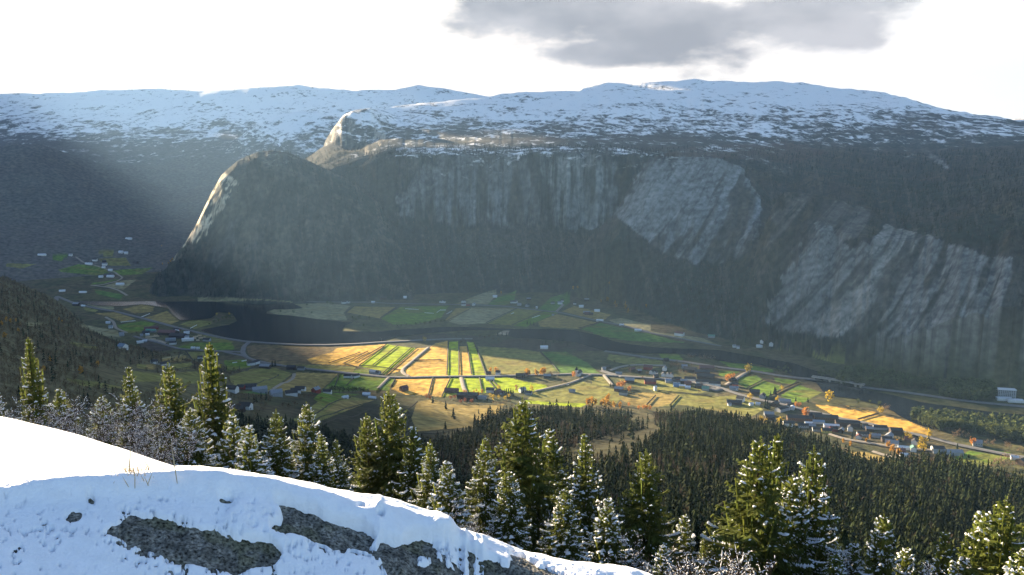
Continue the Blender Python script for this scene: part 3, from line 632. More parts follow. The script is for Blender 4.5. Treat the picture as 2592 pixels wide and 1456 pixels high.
needle_mat = mat('spruce_needles', attr='col', nscale=1.6, namp=.35, rough=.75, trans=.45, spec=.1)
bark_mat = mat('bark', (.05, .04, .032), nscale=6, namp=.4, rough=.95, spec=.05)
snow_mat = mat('fresh_snow', (.84, .86, .90), nscale=5, namp=.05, rough=.85, spec=.15, trans=.15)
def spruce_proto(seed, h, spread=.2, snow=.4, greentop=.35, base=.06, pine=False):
    g = np.random.default_rng(seed)
    tr = MB(); k = 9; tz = np.linspace(0, h, k)
    bend = np.cumsum(g.normal(0, .02, (k, 2)), 0)*np.linspace(0, 1, k)[:, None]
    P = np.column_stack([bend, tz]); tr.add(*tube(P, np.interp(tz, [0, h], [.016*h, .01])))
    nb = MB(); sn = MB(); rot = 0; z = base*h
    A, B, S, W_, Cc = [], [], [], [], []
    sA, sB, sS, sW, sUp = [], [], [], [], []
    while z < h*.985:
        u = z/h
        env = spread*h*(1-u)**.85*(.55+.45*min(1, (u+.03)/.16))+.10
        if pine: env = spread*h*(1-abs(u-.62)/.42)**.6 if abs(u-.62) < .42 else .1
        nbr = g.integers(5, 9)
        for q in range(nbr):
            phi = rot+q*2*np.pi/nbr+g.normal(0, .25); Lb = env*g.uniform(.62, 1.18)
            cx, sy = np.cos(phi), np.sin(phi); out = np.array([cx, sy, 0]); lat = np.array([-sy, cx, 0])
            rise = .55*(u-.25)+g.normal(0, .09); sag = -.55*(1-u*.6)
            def path(t): return np.array([0, 0, z])+out*(t*Lb)[:, None]+np.array([0, 0, 1.])*((rise*t+sag*t*t+.28*t**4)*Lb)[:, None]
            nt_ = max(3, int(Lb/.105)); t = np.linspace(.12, 1, nt_)+g.uniform(-.02, .02, nt_); p0 = path(t)
            p0[:, :2] += np.array([np.interp(z, tz, P[:, 0]), np.interp(z, tz, P[:, 1])])
            # the branch itself
            A.append(p0[:-1]); B.append(p0[1:]+(p0[1:]-p0[:-1])*.3); S.append(np.tile(lat, (nt_-1, 1))); W_.append(np.full(nt_-1, .045))
            for sd in (-1, 1):
                ln = (.40*Lb*(1-t)**.8+.13+.06*(t > .9))*g.uniform(.6, 1.3, nt_)
                dr = unit(out[None, :]*g.uniform(.45, .9, nt_)[:, None]+sd*lat[None, :]*g.uniform(.6, 1.0, nt_)[:, None]+np.array([0, 0, 1.])*g.uniform(-.55, .05, nt_)[:, None])
                e = p0+dr*ln[:, None]
                A.append(p0); B.append(e); S.append(unit(np.cross(dr, np.array([0, 0, 1.]))+g.normal(0, .25, (nt_, 3)))); W_.append(g.uniform(.045, .085, nt_))
                # hanging secondary twigs
                hm_ = g.random(nt_) < .55
                if hm_.any():
                    m0 = p0[hm_]+dr[hm_]*(ln[hm_]*.55)[:, None]; dn = unit(np.array([0, 0, -1.])+g.normal(0, .35, (hm_.sum(), 3)))
                    A.append(m0); B.append(m0+dn*g.uniform(.10, .26, hm_.sum())[:, None]); S.append(unit(np.cross(dn, np.array([cx, sy, 0.3]))+g.normal(0, .2, (hm_.sum(), 3)))); W_.append(g.uniform(.03, .055, hm_.sum()))
                ps = snow*(1.25 if u < 1-greentop else .45)*np.clip(.35+.9*t, 0, 1.1)*(.5+1.0*(vnoise(np.array([phi*1.5]), np.array([z*1.3]), seed)[0]))
                ms = g.random(nt_) < ps*.38
                if ms.any():
                    l2 = np.minimum(ln[ms], .42)
                    st = g.uniform(0, .5, ms.sum())[:, None]
                    a0 = p0[ms]+dr[ms]*(l2[:, None]*st); b0 = a0+dr[ms]*(l2*g.uniform(.45, .8, ms.sum()))[:, None]
                    sA.append(a0); sB.append(b0); sS.append(unit(np.cross(dr[ms], np.array([0, 0, 1.])))); sW.append(g.uniform(.05, .13, ms.sum()))
            if g.random() < min(.95, snow*1.25)*(1 if u < 1-greentop else .45):
                mt_ = max(2, int(nt_*g.uniform(.35, .75))); a0 = p0[-mt_:-1]; b0 = p0[-mt_+1:]
                if len(a0): sA.append(a0); sB.append(b0+(b0-a0)*.55); sS.append(np.tile(lat, (len(a0), 1))); sW.append(g.uniform(.09, .24)*np.linspace(.7, 1.1, len(a0))*g.uniform(.7, 1.2, len(a0)))
        rot += 1.1; z += g.uniform(.30, .50)*(.7+.3*h/12)
    # leader
    for zz in np.arange(h*.93, h*1.0, .1):
        ph = g.uniform(0, 6.28, 4)
        a0 = np.tile([P[-1, 0], P[-1, 1], zz], (4, 1)); d = np.column_stack([np.cos(ph)*.6, np.sin(ph)*.6, np.full(4, .7)])
        A.append(a0); B.append(a0+d*.16); S.append(unit(np.cross(d, np.array([0, 0, 1.])))); W_.append(np.full(4, .035))
    A = np.concatenate(A); B = np.concatenate(B); S = np.concatenate(S); W_ = np.concatenate(W_)
    tint = g.uniform(.65, 1.35, len(A))[:, None]; hue = g.random(len(A))[:, None]
    hi = sst(.45, .95, A[:, 2]/h)[:, None]
    col = (np.array([.070, .096, .022])*(1-hue*.5)+np.array([.150, .150, .026])*hue*.5)*tint*(1+.35*hi)
    nb.blades(A, B, W_*1.15, S, col)
    up = np.array([0, 0, 1.])
    if sA:
        a0 = np.concatenate(sA)+up*.025; b0 = np.concatenate(sB)+up*.02; sd = np.concatenate(sS); w = np.concatenate(sW)[:, None]
        m0 = (a0+b0)/2+up*w*.75; m = len(a0)
        V = np.stack([a0, m0-sd*w-up*w*.6, m0, m0+sd*w-up*w*.6, b0], 1).reshape(-1, 3); i = np.arange(m)[:, None]*5
        F = np.concatenate([i+np.array([[0, 1, 2]]), i+np.array([[0, 2, 3]]), i+np.array([[1, 4, 2]]), i+np.array([[2, 4, 3]])])
        sn.add(V, F)
    return tr.mesh('trunk', True), nb.mesh('needle_crown'), sn.mesh('snow_load') if sn.n else None
PROTO = []
for sd, h, sp, snw, gt in ((1, 14, .235, .30, .5), (2, 14, .30, .48, .2), (3, 12, .33, .58, .1), (4, 13, .36, .28, .55), (5, 9, .31, .68, .0), (6, 13, .225, .46, .15), (7, 11, .34, .40, .3), (8, 8, .29, .75, .0)):
    PROTO.append((h,)+spruce_proto(sd, h, sp, snw, gt))
PMATS = []
def near_spruce(px, ytop, r, proto, label, widen=1.0, rz=None):
    az, s = ray(px, ytop); az = float(az); s = float(s)
    x, y = math.sin(az)*r, math.cos(az)*r; zt = ZC+s*r; z0 = float(hz(np.array([x]), np.array([y]))[0])-.25
    h, tr, nb, sn = PROTO[proto]; k = (zt-z0)/h
    o = empty('spruce_tree', (x, y, z0), label, 'spruce tree', 'snowy spruces below the viewpoint')
    o.scale = (k*widen, k*widen, k); o.rotation_euler = (0, 0, rz if rz is not None else random.uniform(0, 6.28))
    for nm, me, m in (('trunk', tr, bark_mat), ('crown', nb, needle_mat), ('snow', sn, snow_mat)):
        if me is None: continue
        if not me.materials: me.materials.append(m)
        link(nm, me, None, o)
    return (zt-z0)
NEAR = [
 (72, 855, 78, 0, 'tall spruce with a sparse snowy top at the left edge', .85),
 (-40, 930, 70, 1, 'snowy spruce cut by the left picture edge', 1),
 (150, 985, 85, 6, 'dark spruce between the left edge spruce and the bare birches', 1),
 (325, 930, 75, 5, 'slim snow flecked spruce rising out of the bare birch thicket', 1.0),
 (255, 1000, 92, 2, 'low snowy spruce in the thicket beside the slim snow flecked one', 1.0),
 (427, 918, 78, 3, 'green topped spruce just left of the tallest green spruce', .9),
 (530, 868, 80, 0, 'tallest green spruce in front of the lake road loop', 1.0),
 (480, 1035, 66, 2, 'snow heavy young spruce at the foot of the tallest green spruce', 1.1),
 (590, 1050, 70, 7, 'small white laden spruce right of the tallest green spruce', 1.1),
 (628, 1077, 64, 4, 'small snowy spruce in front of the broad snowy pair', 1.1),
 (697, 1035, 72, 1, 'broad snow covered spruce left of the pale pointed one', 1.0),
 (776, 1018, 74, 2, 'pointed spruce with long snow lined branches', .9),
 (815, 1100, 66, 5, 'narrow snowy spruce close behind the rock crest', 1.1),
 (850, 1108, 72, 1, 'snow dusted spruce left of the big olive green one', .9),
 (930, 1048, 80, 3, 'smaller olive spruce leaning into the big olive green one', .9),
 (990, 985, 78, 3, 'big bushy olive green spruce in front of the orange fields', 1.0),
 (1046, 1080, 74, 6, 'snow streaked spruce right behind the big olive green one', .9),
 (1088, 1112, 70, 1, 'snowy spruce whose branches hang over the rock crest', .95),
 (1130, 1168, 66, 4, 'low snowy spruce at the end of the left tree row', 1.1),
 (1228, 1102, 76, 1, 'dark spruce with snow tipped branches left of the central tall one', 1.0),
 (1326, 1008, 78, 3, 'central tall spruce with a mossy green top', 1.05),
 (1392, 1086, 84, 6, 'grey snow dusted spruce behind the central tall one', 1.0),
 (1290, 1190, 64, 2, 'lower snowy spruce at the foot of the central tall one', 1.1),
 (1485, 1100, 76, 5, 'slender spruce with a thin bare tip', 1.05),
 (1430, 1235, 64, 2, 'snow loaded young spruce above the snow crest', 1.1),
 (1540, 1260, 66, 4, 'snowy young spruce between the slender and the yellow green one', 1.1),
 (1636, 1137, 72, 3, 'yellow green spruce with snow on its outer branches', .95),
 (1734, 1304, 76, 7, 'small white spruce standing alone before the dark forest', 1.0),
 (1786, 1346, 80, 5, 'faint thin spruce, first of the small close pair', .9),
 (1810, 1340, 80, 7, 'faint thin spruce, second of the small close pair', .8),
 (1919, 1108, 70, 3, 'large green spruce with wide snow tipped boughs', 1.05),
 (1969, 1097, 82, 0, 'narrow spruce top peeking over the large green one', .9),
 (2010, 1200, 72, 2, 'snowy spruce between the large green one and the white sided one', 1.0),
 (2058, 1129, 74, 1, 'spruce with its right side heavily coated in snow', .95),
 (2164, 1374, 72, 4, 'low snowy spruce left of the regular white cone', 1.0),
 (2236, 1299, 70, 2, 'regular cone shaped spruce covered in white snow', .85),
 (2291, 1388, 74, 7, 'small drooping snowy spruce right of the white cone', 1.0),
 (2393, 1345, 76, 5, 'slim snowy spruce alone in front of the dark slope', 1.05),
 (2440, 1412, 70, 4, 'snowy sapling tip at the bottom beside the bushy spruce', 1.0),
 (2490, 1296, 72, 6, 'left stem of the bushy double spruce near the right edge', .9),
 (2539, 1257, 70, 3, 'bushy snow topped spruce near the right edge', 1.0),
 (2600, 1380, 66, 2, 'snowy spruce cut by the right picture edge', 1.0),
 (1680, 1380, 62, 4, 'snow buried young spruce at the bottom left of the snowy bush', 1.2),
 (2120, 1400, 66, 2, 'snow buried young spruce at the bottom beside the white sided spruce', 1.1),
]
if True:
    for a in NEAR: near_spruce(*a)

# bare birches and bushes carrying snow
twig_mat = mat('bare_twigs', (.075, .055, .042), nscale=4, namp=.3, rough=.9, spec=.05)
def birch_proto(seed, h, wide=.35, bush=False):
    g = np.random.default_rng(seed); tr = MB(); sn = MB(); tw = MB()
    A, B, W_ = [], [], []
    def grow(p, d, L, w, lev):
        n = 4 if lev < 2 else 2
        for i in range(n):
            q = p+d*(L/n); A.append(p); B.append(q); W_.append(w*(1-i/n*.4)); 
            d = unit(d+g.normal(0, .13, 3)+np.array([0, 0, .05 if lev < 2 else -.04])); p = q
            if lev < 3:
                for _ in range(3 if lev == 2 else (3 if lev == 1 else 4)):
                    nd = unit(d*.7+unit(g.normal(0, 1, 3)*np.array([1, 1, .35]))*.9)
                    grow(p, nd, L*g.uniform(.28, .46), w*.5, lev+1)
    if bush:
        for _ in range(9): grow(np.array([g.normal(0, .3), g.normal(0, .3), 0]), unit(np.array([g.normal(0, .6), g.normal(0, .6), 1])), h*g.uniform(.5, .8), .03, 1)
    else: grow(np.zeros(3), np.array([0, 0, 1.]), h*.72, .05, 0)
    A = np.array(A); B = np.array(B); W_ = np.array(W_); d = unit(B-A)
    sd = unit(np.cross(d, np.array([.3, .2, 1.]))); s2 = np.cross(d, sd)
    wv = np.maximum(W_, .013)
    tw.blades(A, B+(B-A)*.1, wv, sd); tw.blades(A, B+(B-A)*.1, wv, s2)
    flat = np.abs(d[:, 2]) < .8; ms = flat & (g.random(len(A)) < .40)
    a0 = A[ms]; b0 = B[ms]; w = np.maximum(W_[ms]*.9, .02)[:, None]*g.uniform(.8, 1.5, (ms.sum(), 1)); up = np.array([0, 0, 1.]); lat = unit(np.cross(d[ms], up))
    a0 = a0+up*W_[ms][:, None]*.5; b0 = b0+up*W_[ms][:, None]*.5; m0 = (a0+b0)/2+up*w*1.1; m = len(a0)
    V = np.stack([a0, m0-lat*w-up*w, m0, m0+lat*w-up*w, b0], 1).reshape(-1, 3); i = np.arange(m)[:, None]*5
    sn.add(V, np.concatenate([i+np.array([[0, 1, 2]]), i+np.array([[0, 2, 3]]), i+np.array([[1, 4, 2]]), i+np.array([[2, 4, 3]])]))
    nf = sum(len(f) for f in tw.F); V = np.concatenate(tw.V+sn.V); F4 = np.concatenate(tw.F); F3 = np.concatenate(sn.F)+tw.n
    me = mesh_np('snowy_branches', V, [F4, F3], None, False, np.concatenate([np.zeros(len(F4)), np.ones(len(F3))]))
    me.materials.append(twig_mat); me.materials.append(snow_mat)
    return me,
BPROTO = [(7,)+birch_proto(31, 7), (6,)+birch_proto(32, 6), (2.6,)+birch_proto(33, 3.2, bush=True)]
def birch(px, ytop, r, k, label, name='birch_tree', cat='birch tree', group='bare snowy birches below the viewpoint', hh=None):
    az, s = ray(px, ytop); az = float(az); s = float(s); x, y = math.sin(az)*r, math.cos(az)*r
    z0 = float(hz(np.array([x]), np.array([y]))[0])-.1; h, tw = BPROTO[k]
    sc = max(.5, (ZC+s*r-z0)/h) if hh is None else hh/h
    if hh is not None: z0 = ZC+s*r-hh
    o = link(name, tw); o.location = (x, y, z0); tag(o, label, cat, group); o.scale = (sc*.8, sc*.8, sc); o.rotation_euler = (0, 0, random.uniform(0, 6.28))
BL = 'bare birch with snow on its twigs in the thicket behind the white slope'
if True:
    for px, yt, r, k in ((170, 1010, 70, 0), (205, 995, 74, 1), (235, 1005, 70, 0), (275, 990, 76, 1), (300, 1020, 68, 0), (365, 1000, 72, 1), (395, 1030, 66, 0), (120, 1020, 66, 1), (60, 1010, 60, 0), (20, 1000, 64, 1), (460, 1010, 82, 0), (580, 1010, 84, 1), (350, 1075, 58, 0), (420, 1100, 54, 1), (250, 1080, 60, 1), (180, 1060, 60, 0), (320, 1060, 62, 1), (140, 1050, 58, 1), (440, 1060, 60, 0), (90, 1045, 60, 0)):
        birch(px, yt, r, k, BL)
    for px, yt, r, k, lb in ((1165, 1255, 58, 1, 'bare snowy birch in the gap between the two spruce groups'), (1195, 1290, 54, 0, 'lower bare snowy birch in the gap beside the snow crest'), (1400, 1290, 70, 0, 'bare grey birch behind the snow loaded young spruce'), (1880, 1320, 80, 1, 'thin bare birch left of the large green spruce'), (2125, 1370, 70, 0, 'bare snowy birch right of the white sided spruce'), (2330, 1420, 66, 1, 'bare snowy birch tip at the bottom beside the slim spruce'), (2420, 1425, 64, 0, 'bare snowy twigs at the bottom left of the bushy spruce'), (1600, 1340, 60, 1, 'bare snowy birch below the yellow green spruce')):
        birch(px, yt, r, k, lb)
    for px, yt, r, lb in ((1760, 1408, 40, 'wide snow covered bush at the bottom edge'), (1835, 1412, 42, 'snow covered bush right beside the wide one at the bottom'), (1700, 1415, 38, 'snow covered bush left beside the wide one at the bottom'), (1880, 1430, 40, 'low snow covered bush under the large green spruce')):
        birch(px, yt, r, 2, lb, 'bush', 'bush', 'snow covered bushes at the bottom', 3.0)
# ------------------------------------------------------------------ woods: simple trees
def conifer_lo(seed, levels=5, nb=5, round_=False):
    g = np.random.default_rng(seed); A, B, S, W_ = [], [], [], []
    for i in range(levels):
        u = .05+.9*i/levels
        R_ = .19*(1-u)**.8+.02 if not round_ else (.24*math.sqrt(max(.05, 1-((u-.6)/.45)**2)))
        for q in range(nb):
            ph = g.uniform(0, 6.28); rr = R_*g.uniform(.75, 1.2); o = np.array([np.cos(ph), np.sin(ph), 0])
            z0 = u+g.uniform(.06, .16)
            A.append([0, 0, min(z0, 1)]); B.append(o*rr+np.array([0, 0, u-.02+ (.05 if round_ else 0)])); S.append([-np.sin(ph), np.cos(ph), g.normal(0, .3)]); W_.append(rr*g.uniform(.3, .5))
    m = MB(); m.blades(np.array(A), np.array(B), np.array(W_), unit(np.array(S)))
    tip = np.array([[0, 0, .82]]*3); ph = np.arange(3)*2.1
    m.blades(np.array([[0, 0, 1.]]*3), tip+np.column_stack([np.cos(ph)*.05, np.sin(ph)*.05, ph*0]), .025, np.column_stack([-np.sin(ph), np.cos(ph), ph*0]))
    m.blades(np.array([[0, 0, .0]]), np.array([[0, 0, .5]]), .015, np.array([[1., 0, 0]]))
    return np.concatenate(m.V), np.concatenate(m.F)
def leafy_lo(seed, n=60, slim=.34, low=.22, leaf=.055):
    g = np.random.default_rng(seed); m = MB()
    cl = g.normal(0, 1, (9, 3)); cl = unit(cl)*g.uniform(.25, .8, (9, 1))
    p = cl[g.integers(0, 9, n)]+g.normal(0, .3, (n, 3)); p = p/np.maximum(1, np.linalg.norm(p, axis=1))[:, None]
    p = p*np.array([slim, slim, (1-low)/2])+np.array([0, 0, (1+low)/2])
    d = unit(g.normal(0, 1, (n, 3))); s = unit(np.cross(d, g.normal(0, 1, (n, 3)))); L_ = leaf*g.uniform(.7, 1.6, n)[:, None]
    m.blades(p-d*L_, p+d*L_, L_[:, 0]*.75, s)
    k = m.n
    tv = MB(); tv.blades(np.array([[0, 0, 0.], [0, 0, 0]]), np.array([[0, 0, .8], [0, 0, .8]]), .016, np.array([[1., 0, 0], [0, 1., 0]]))
    for i in range(6):
        ph = i*1.05; tv.blades(np.array([[0, 0, .3+.06*i]]), np.array([[np.cos(ph)*slim*.7, np.sin(ph)*slim*.7, .55+.05*i]]), .008, np.array([[-np.sin(ph), np.cos(ph), 0]]))
    return np.concatenate(m.V), np.concatenate(m.F), np.concatenate(tv.V), np.concatenate(tv.F)
def bare_lo(seed, n=70):
    g = np.random.default_rng(seed); m = MB()
    ph = g.uniform(0, 6.28, n); r = g.uniform(.05, .32, n); z = g.uniform(.2, .95, n); r *= np.sqrt(np.clip(1-((z-.55)/.5)**2, .05, 1))
    e = np.column_stack([np.cos(ph)*r, np.sin(ph)*r, z]); st = e*np.array([.35, .35, .72])
    m.blades(st, e, g.uniform(.012, .03, n), unit(g.normal(0, 1, (n, 3))))
    m.blades(np.array([[0, 0, 0.], [0, 0, 0]]), np.array([[0, 0, .85], [0, 0, .85]]), .018, np.array([[1., 0, 0], [0, 1., 0]]))
    return np.concatenate(m.V), np.concatenate(m.F)
def scatter(name, protos, pts, hts, wid, cols, m, **pr):
    Vs, Fs, Cs = [], [], []; n0 = 0; which = rng.integers(0, len(protos), len(pts)); rot = rng.uniform(0, 6.28, len(pts))
    for k, (V, F) in enumerate(protos):
        i = np.nonzero(which == k)[0]
        if not len(i): continue
        c, s = np.cos(rot[i]), np.sin(rot[i]); hx = hts[i]*wid[i]
        X = (V[None, :, 0]*c[:, None]-V[None, :, 1]*s[:, None])*hx[:, None]+pts[i, 0][:, None]
        Y = (V[None, :, 0]*s[:, None]+V[None, :, 1]*c[:, None])*hx[:, None]+pts[i, 1][:, None]
        Z = V[None, :, 2]*hts[i][:, None]+pts[i, 2][:, None]
        Vs.append(np.stack([X, Y, Z], -1).reshape(-1, 3)); Fs.append((F[None]+(np.arange(len(i))*len(V))[:, None, None]).reshape(-1, 4)+n0)
        Cs.append(np.repeat(cols[i], len(V), 0)); n0 += len(i)*len(V)
    return link(name, mesh_np(name, np.concatenate(Vs), np.concatenate(Fs), np.concatenate(Cs), False), m, **pr)
wood_mat = mat('woodland', attr='col', nscale=.5, namp=.35, rough=.9, trans=.14, spec=.05)
CL = [conifer_lo(s) for s in range(40, 45)]; CR = [conifer_lo(s, 5, 6, True) for s in range(50, 53)]; BR = [bare_lo(s, 26) for s in range(60, 63)]
DG = np.array([.015, .023, .010]); OG = np.array([.032, .038, .013])
def sample(n, r0, r1, a0=-33.5, a1=33.5, pw=1.0):
    a = np.radians(rng.uniform(a0, a1, n)); r = (rng.uniform(r0**(1+pw), r1**(1+pw), n))**(1/(1+pw))
    x, y = np.sin(a)*r, np.cos(a)*r; z = hz(x, y); px, py = project(x, y, z)
    return np.column_stack([x, y, z]), px, py, r
def komp(P):
    a = np.arctan2(P[:, 0], P[:, 1]); r = np.hypot(P[:, 0], P[:, 1])
    return K[np.clip(((a-AZ[0])/DRA).astype(int), 0, NA-1), np.clip(np.searchsorted(R, r), 0, NR-1)]
FLINE_X = [560, 600, 700, 800, 860, 950, 1000, 1080, 1150, 1240, 1300, 3000]; FLINE_Y = [1075, 1080, 1090, 1095, 1112, 1140, 1138, 1130, 1125, 1060, 1000, 1000]
CLEAR = [[(1585,1052),(1660,1052),(1655,1082),(1600,1088)], [(1430,1150),(1500,1118),(1590,1092),(1660,1085),(1665,1125),(1570,1160),(1460,1180)], [(1640,1080),(1690,1085),(1680,1110),(1640,1110)]]
if True:
    # the dark spruce forest on the slope: the nearest 300 are trees of their own, the rest one mass
    P, px, py, r = sample(26000, 120, 960)
    k = komp(P) == 0
    keep = k & (px > 540) & (py > np.interp(px, FLINE_X, FLINE_Y)) & (P[:, 2] > 20)
    for c in CLEAR: keep &= ~(inpoly(px, py, c) & (rng.random(len(px)) < .96))
    keep &= (rng.random(len(px)) < np.clip(.35+r/400, 0, 1)*.75)
    P, px, py, r = P[keep], px[keep], py[keep], r[keep]
    ht = np.clip(rng.normal(11.5, 2.9, len(P)), 4, 19)*(.75+.5*fbm(P[:, 0]/60, P[:, 1]/60, 3, 121)); tint = rng.uniform(.6, 1.35, (len(P), 1)); w = rng.random((len(P), 1))**2
    br = fbm(P[:, 0]/90, P[:, 1]/90, 3, 120)[:, None]
    col = (DG*(1-w)+OG*w)*tint*(.75+.5*br)
    big = np.argsort(r/ht); big = big[(px[big] > 900) & (px[big] < 2650)][:300]
    rest = np.ones(len(P), bool); rest[big] = False
    birchy = (rng.random(len(P)) < .06+.5*sst(.55, .7, fbm(P[:, 0]/80, P[:, 1]/80, 3, 122))) & rest
    conif = rest & ~birchy
    scatter('forest', CL, P[conif], ht[conif], rng.uniform(.8, 1.2, conif.sum()), col[conif], wood_mat, kind='stuff', label='dense dark spruce forest on the slope below', category='forest')
    scatter('birch_forest', BR, P[birchy], ht[birchy]*.8, np.full(birchy.sum(), 1.), np.tile([.07, .055, .04], (birchy.sum(), 1)), wood_mat, kind='stuff', label='bare grey birches mixed into the dark forest', category='forest')
    MID = []
    for s in range(5):
        V, F = conifer_lo(200+s, 22, 9)
        V = V.copy(); me = mesh_np('forest_spruce', V, F, np.tile(DG*(.8+.12*s), (len(V), 1)), False); me.materials.append(wood_mat); MID.append(me)
    for i in big:
        o = link('forest_spruce', MID[rng.integers(0, 5)]); o.location = P[i]; h = ht[i]; o.scale = (h*.95, h*.95, h); o.rotation_euler = (0, 0, rng.uniform(0, 6))
        tag(o, 'dark green spruce on the shaded slope beneath the snowy spruces', 'spruce tree', 'spruces of the dark slope')
    # woods on the mountain sides, at the wall foot and on the near slope to the lake
    P, px, py, r = sample(110000, 1300, 3900, pw=.3)
    kk = komp(P); n_ = fbm(P[:, 0]/260, P[:, 1]/260, 4, 50)
    vv = hz(P[:, 0], P[:, 1]); cc = C[np.clip(((np.arctan2(P[:, 0], P[:, 1])-AZ[0])/DRA).astype(int), 0, NA-1), np.clip(np.searchsorted(R, r), 0, NR-1)].sum(1)
    keep = (kk >= 4) & (cc < .24) & (P[:, 2] > 4) & (P[:, 2] < 430+60*n_) & (py > 300)
    rk = rockmask[np.clip(((np.arctan2(P[:, 0], P[:, 1])-AZ[0])/DRA).astype(int), 0, NA-1), np.clip(np.searchsorted(R, r), 0, NR-1)]
    keep &= rng.random(len(P)) < np.where(rk, .05, np.where(P[:, 2] < 150, .75, .42))
    P, n_, kk = P[keep], n_[keep], kk[keep]; u = rng.random(len(P))
    con = u < np.where(P[:, 2]+70*(n_-.5) < 90, .8, .35)
    scatter('forest', CL, P[con], rng.uniform(7, 14, con.sum()), rng.uniform(.9, 1.4, con.sum()), DG*rng.uniform(.5, 1.2, (con.sum(), 1)), wood_mat, kind='stuff', label='dark spruces spread over the mountain sides', category='forest')
    con = ~con
    scatter('birch_forest', BR, P[con], rng.uniform(5, 9, con.sum()), np.full(con.sum(), 1.2), np.array([.10, .08, .06])*rng.uniform(.6, 1.4, (con.sum(), 1)), wood_mat, kind='stuff', label='bare brown birch wood on the mountain sides', category='forest')
    # brown wood of the near slope at the left
    P, px, py, r = sample(16000, 450, 1900, -34, -9)
    kk = komp(P); fm = fieldmask[np.clip(((np.arctan2(P[:, 0], P[:, 1])-AZ[0])/DRA).astype(int), 0, NA-1), np.clip(np.searchsorted(R, r), 0, NR-1)]
    n_ = fbm(P[:, 0]/130, P[:, 1]/130, 4, 130)
    keep = (kk == 0) & ~fm & (P[:, 2] > 8) & (px < np.interp(py, [700, 900, 1000, 1100], [330, 620, 700, 620])) & (rng.random(len(P)) < sst(.36, .60, n_+.10*(px < 250)))
    P, n_ = P[keep], n_[keep]; u = rng.random(len(P)); con = u < .05
    scatter('forest', CL, P[con], rng.uniform(6, 12, con.sum()), rng.uniform(.9, 1.3, con.sum()), DG*rng.uniform(.8, 1.6, (con.sum(), 1)), wood_mat, kind='stuff', label='scattered spruces on the brown slope above the lake', category='forest')
    scatter('birch_forest', BR, P[~con], rng.uniform(4, 8, (~con).sum()), np.full((~con).sum(), 1.35), np.array([.12, .09, .05])*rng.uniform(.6, 1.4, ((~con).sum(), 1)), wood_mat, kind='stuff', label='bare brown birches on the slope above the lake', category='forest')
# ------------------------------------------------------------------ roads and field banks
ZB = {1: (1520, 870, 360/2576), 2: (1840, 940, 360/2576), 3: (2100, 1020, 360/2576), 9: (340, 800, 300/2576), 10: (1100, 920, 360/2576), 11: (2300, 940, 292/1408), 12: (1100, 720, 400/2576),
      4: (0, 600, .27645), 5: (500, 700, .27645), 6: (1000, 700, .27645), 7: (1500, 800, .27645), 8: (1944, 800, .27645), 0: (0, 0, 1)}
def pz(n, x, y):
    a, b, k = ZB[n]; return a+x*k, b+y*k
def path3(n, pts, step=7.0):
    G = [at(*pz(*(q if len(q) == 3 else (n,)+tuple(q))))[:2] for q in pts]
    G = np.array(G); d = np.r_[0, np.cumsum(np.hypot(*np.diff(G, axis=0).T))]
    m = max(2, int(d[-1]/step)); t = np.linspace(0, d[-1], m)
    x = np.interp(t, d, G[:, 0]); y = np.interp(t, d, G[:, 1])
    k = 7
    if m > 14:
        ker = np.hanning(k+2)[1:-1]; ker /= ker.sum()
        x = np.r_[x[:1], np.convolve(np.pad(x, k//2, mode='edge'), ker, 'valid')[1:-1], x[-1:]]; y = np.r_[y[:1], np.convolve(np.pad(y, k//2, mode='edge'), ker, 'valid')[1:-1], y[-1:]]
    return x, y
def ribbon(name, x, y, w, lift, m, skirt=2.0, drop=1.2, zfun=None, **pr):
    tx = np.gradient(x); ty = np.gradient(y); l = np.hypot(tx, ty)+1e-9; nx, ny = -ty/l, tx/l
    z = hz(x, y) if zfun is None else zfun(x, y)
    z = smooth1(np.maximum(z, WZ+.2), 9)+lift if len(z) > 12 else np.maximum(z, WZ+.2)+lift
    R_ = [(-w/2-skirt, -drop), (-w/2, 0), (0, .06), (w/2, 0), (w/2+skirt, -drop)]
    V = np.stack([np.column_stack([x+nx*o, y+ny*o, z+h]) for o, h in R_], 1)
    n = len(x); i = np.arange(n*5).reshape(n, 5)
    F = np.stack([i[:-1, :-1], i[1:, :-1], i[1:, 1:], i[:-1, 1:]], -1).reshape(-1, 4)[:, ::-1]
    return link(name, mesh_np(name, V.reshape(-1, 3), F), m, **pr)
asph = mat('asphalt', (.13, .127, .123), nscale=.2, namp=.15, rough=.9); grav = mat('gravel', (.24, .21, .17), nscale=.3, namp=.2, rough=1.0)
bankm = mat('field_bank', (.045, .04, .025), nscale=.4, namp=.4, rough=1.0); lightm = mat('verge', (.22, .18, .09), nscale=.3, namp=.3)
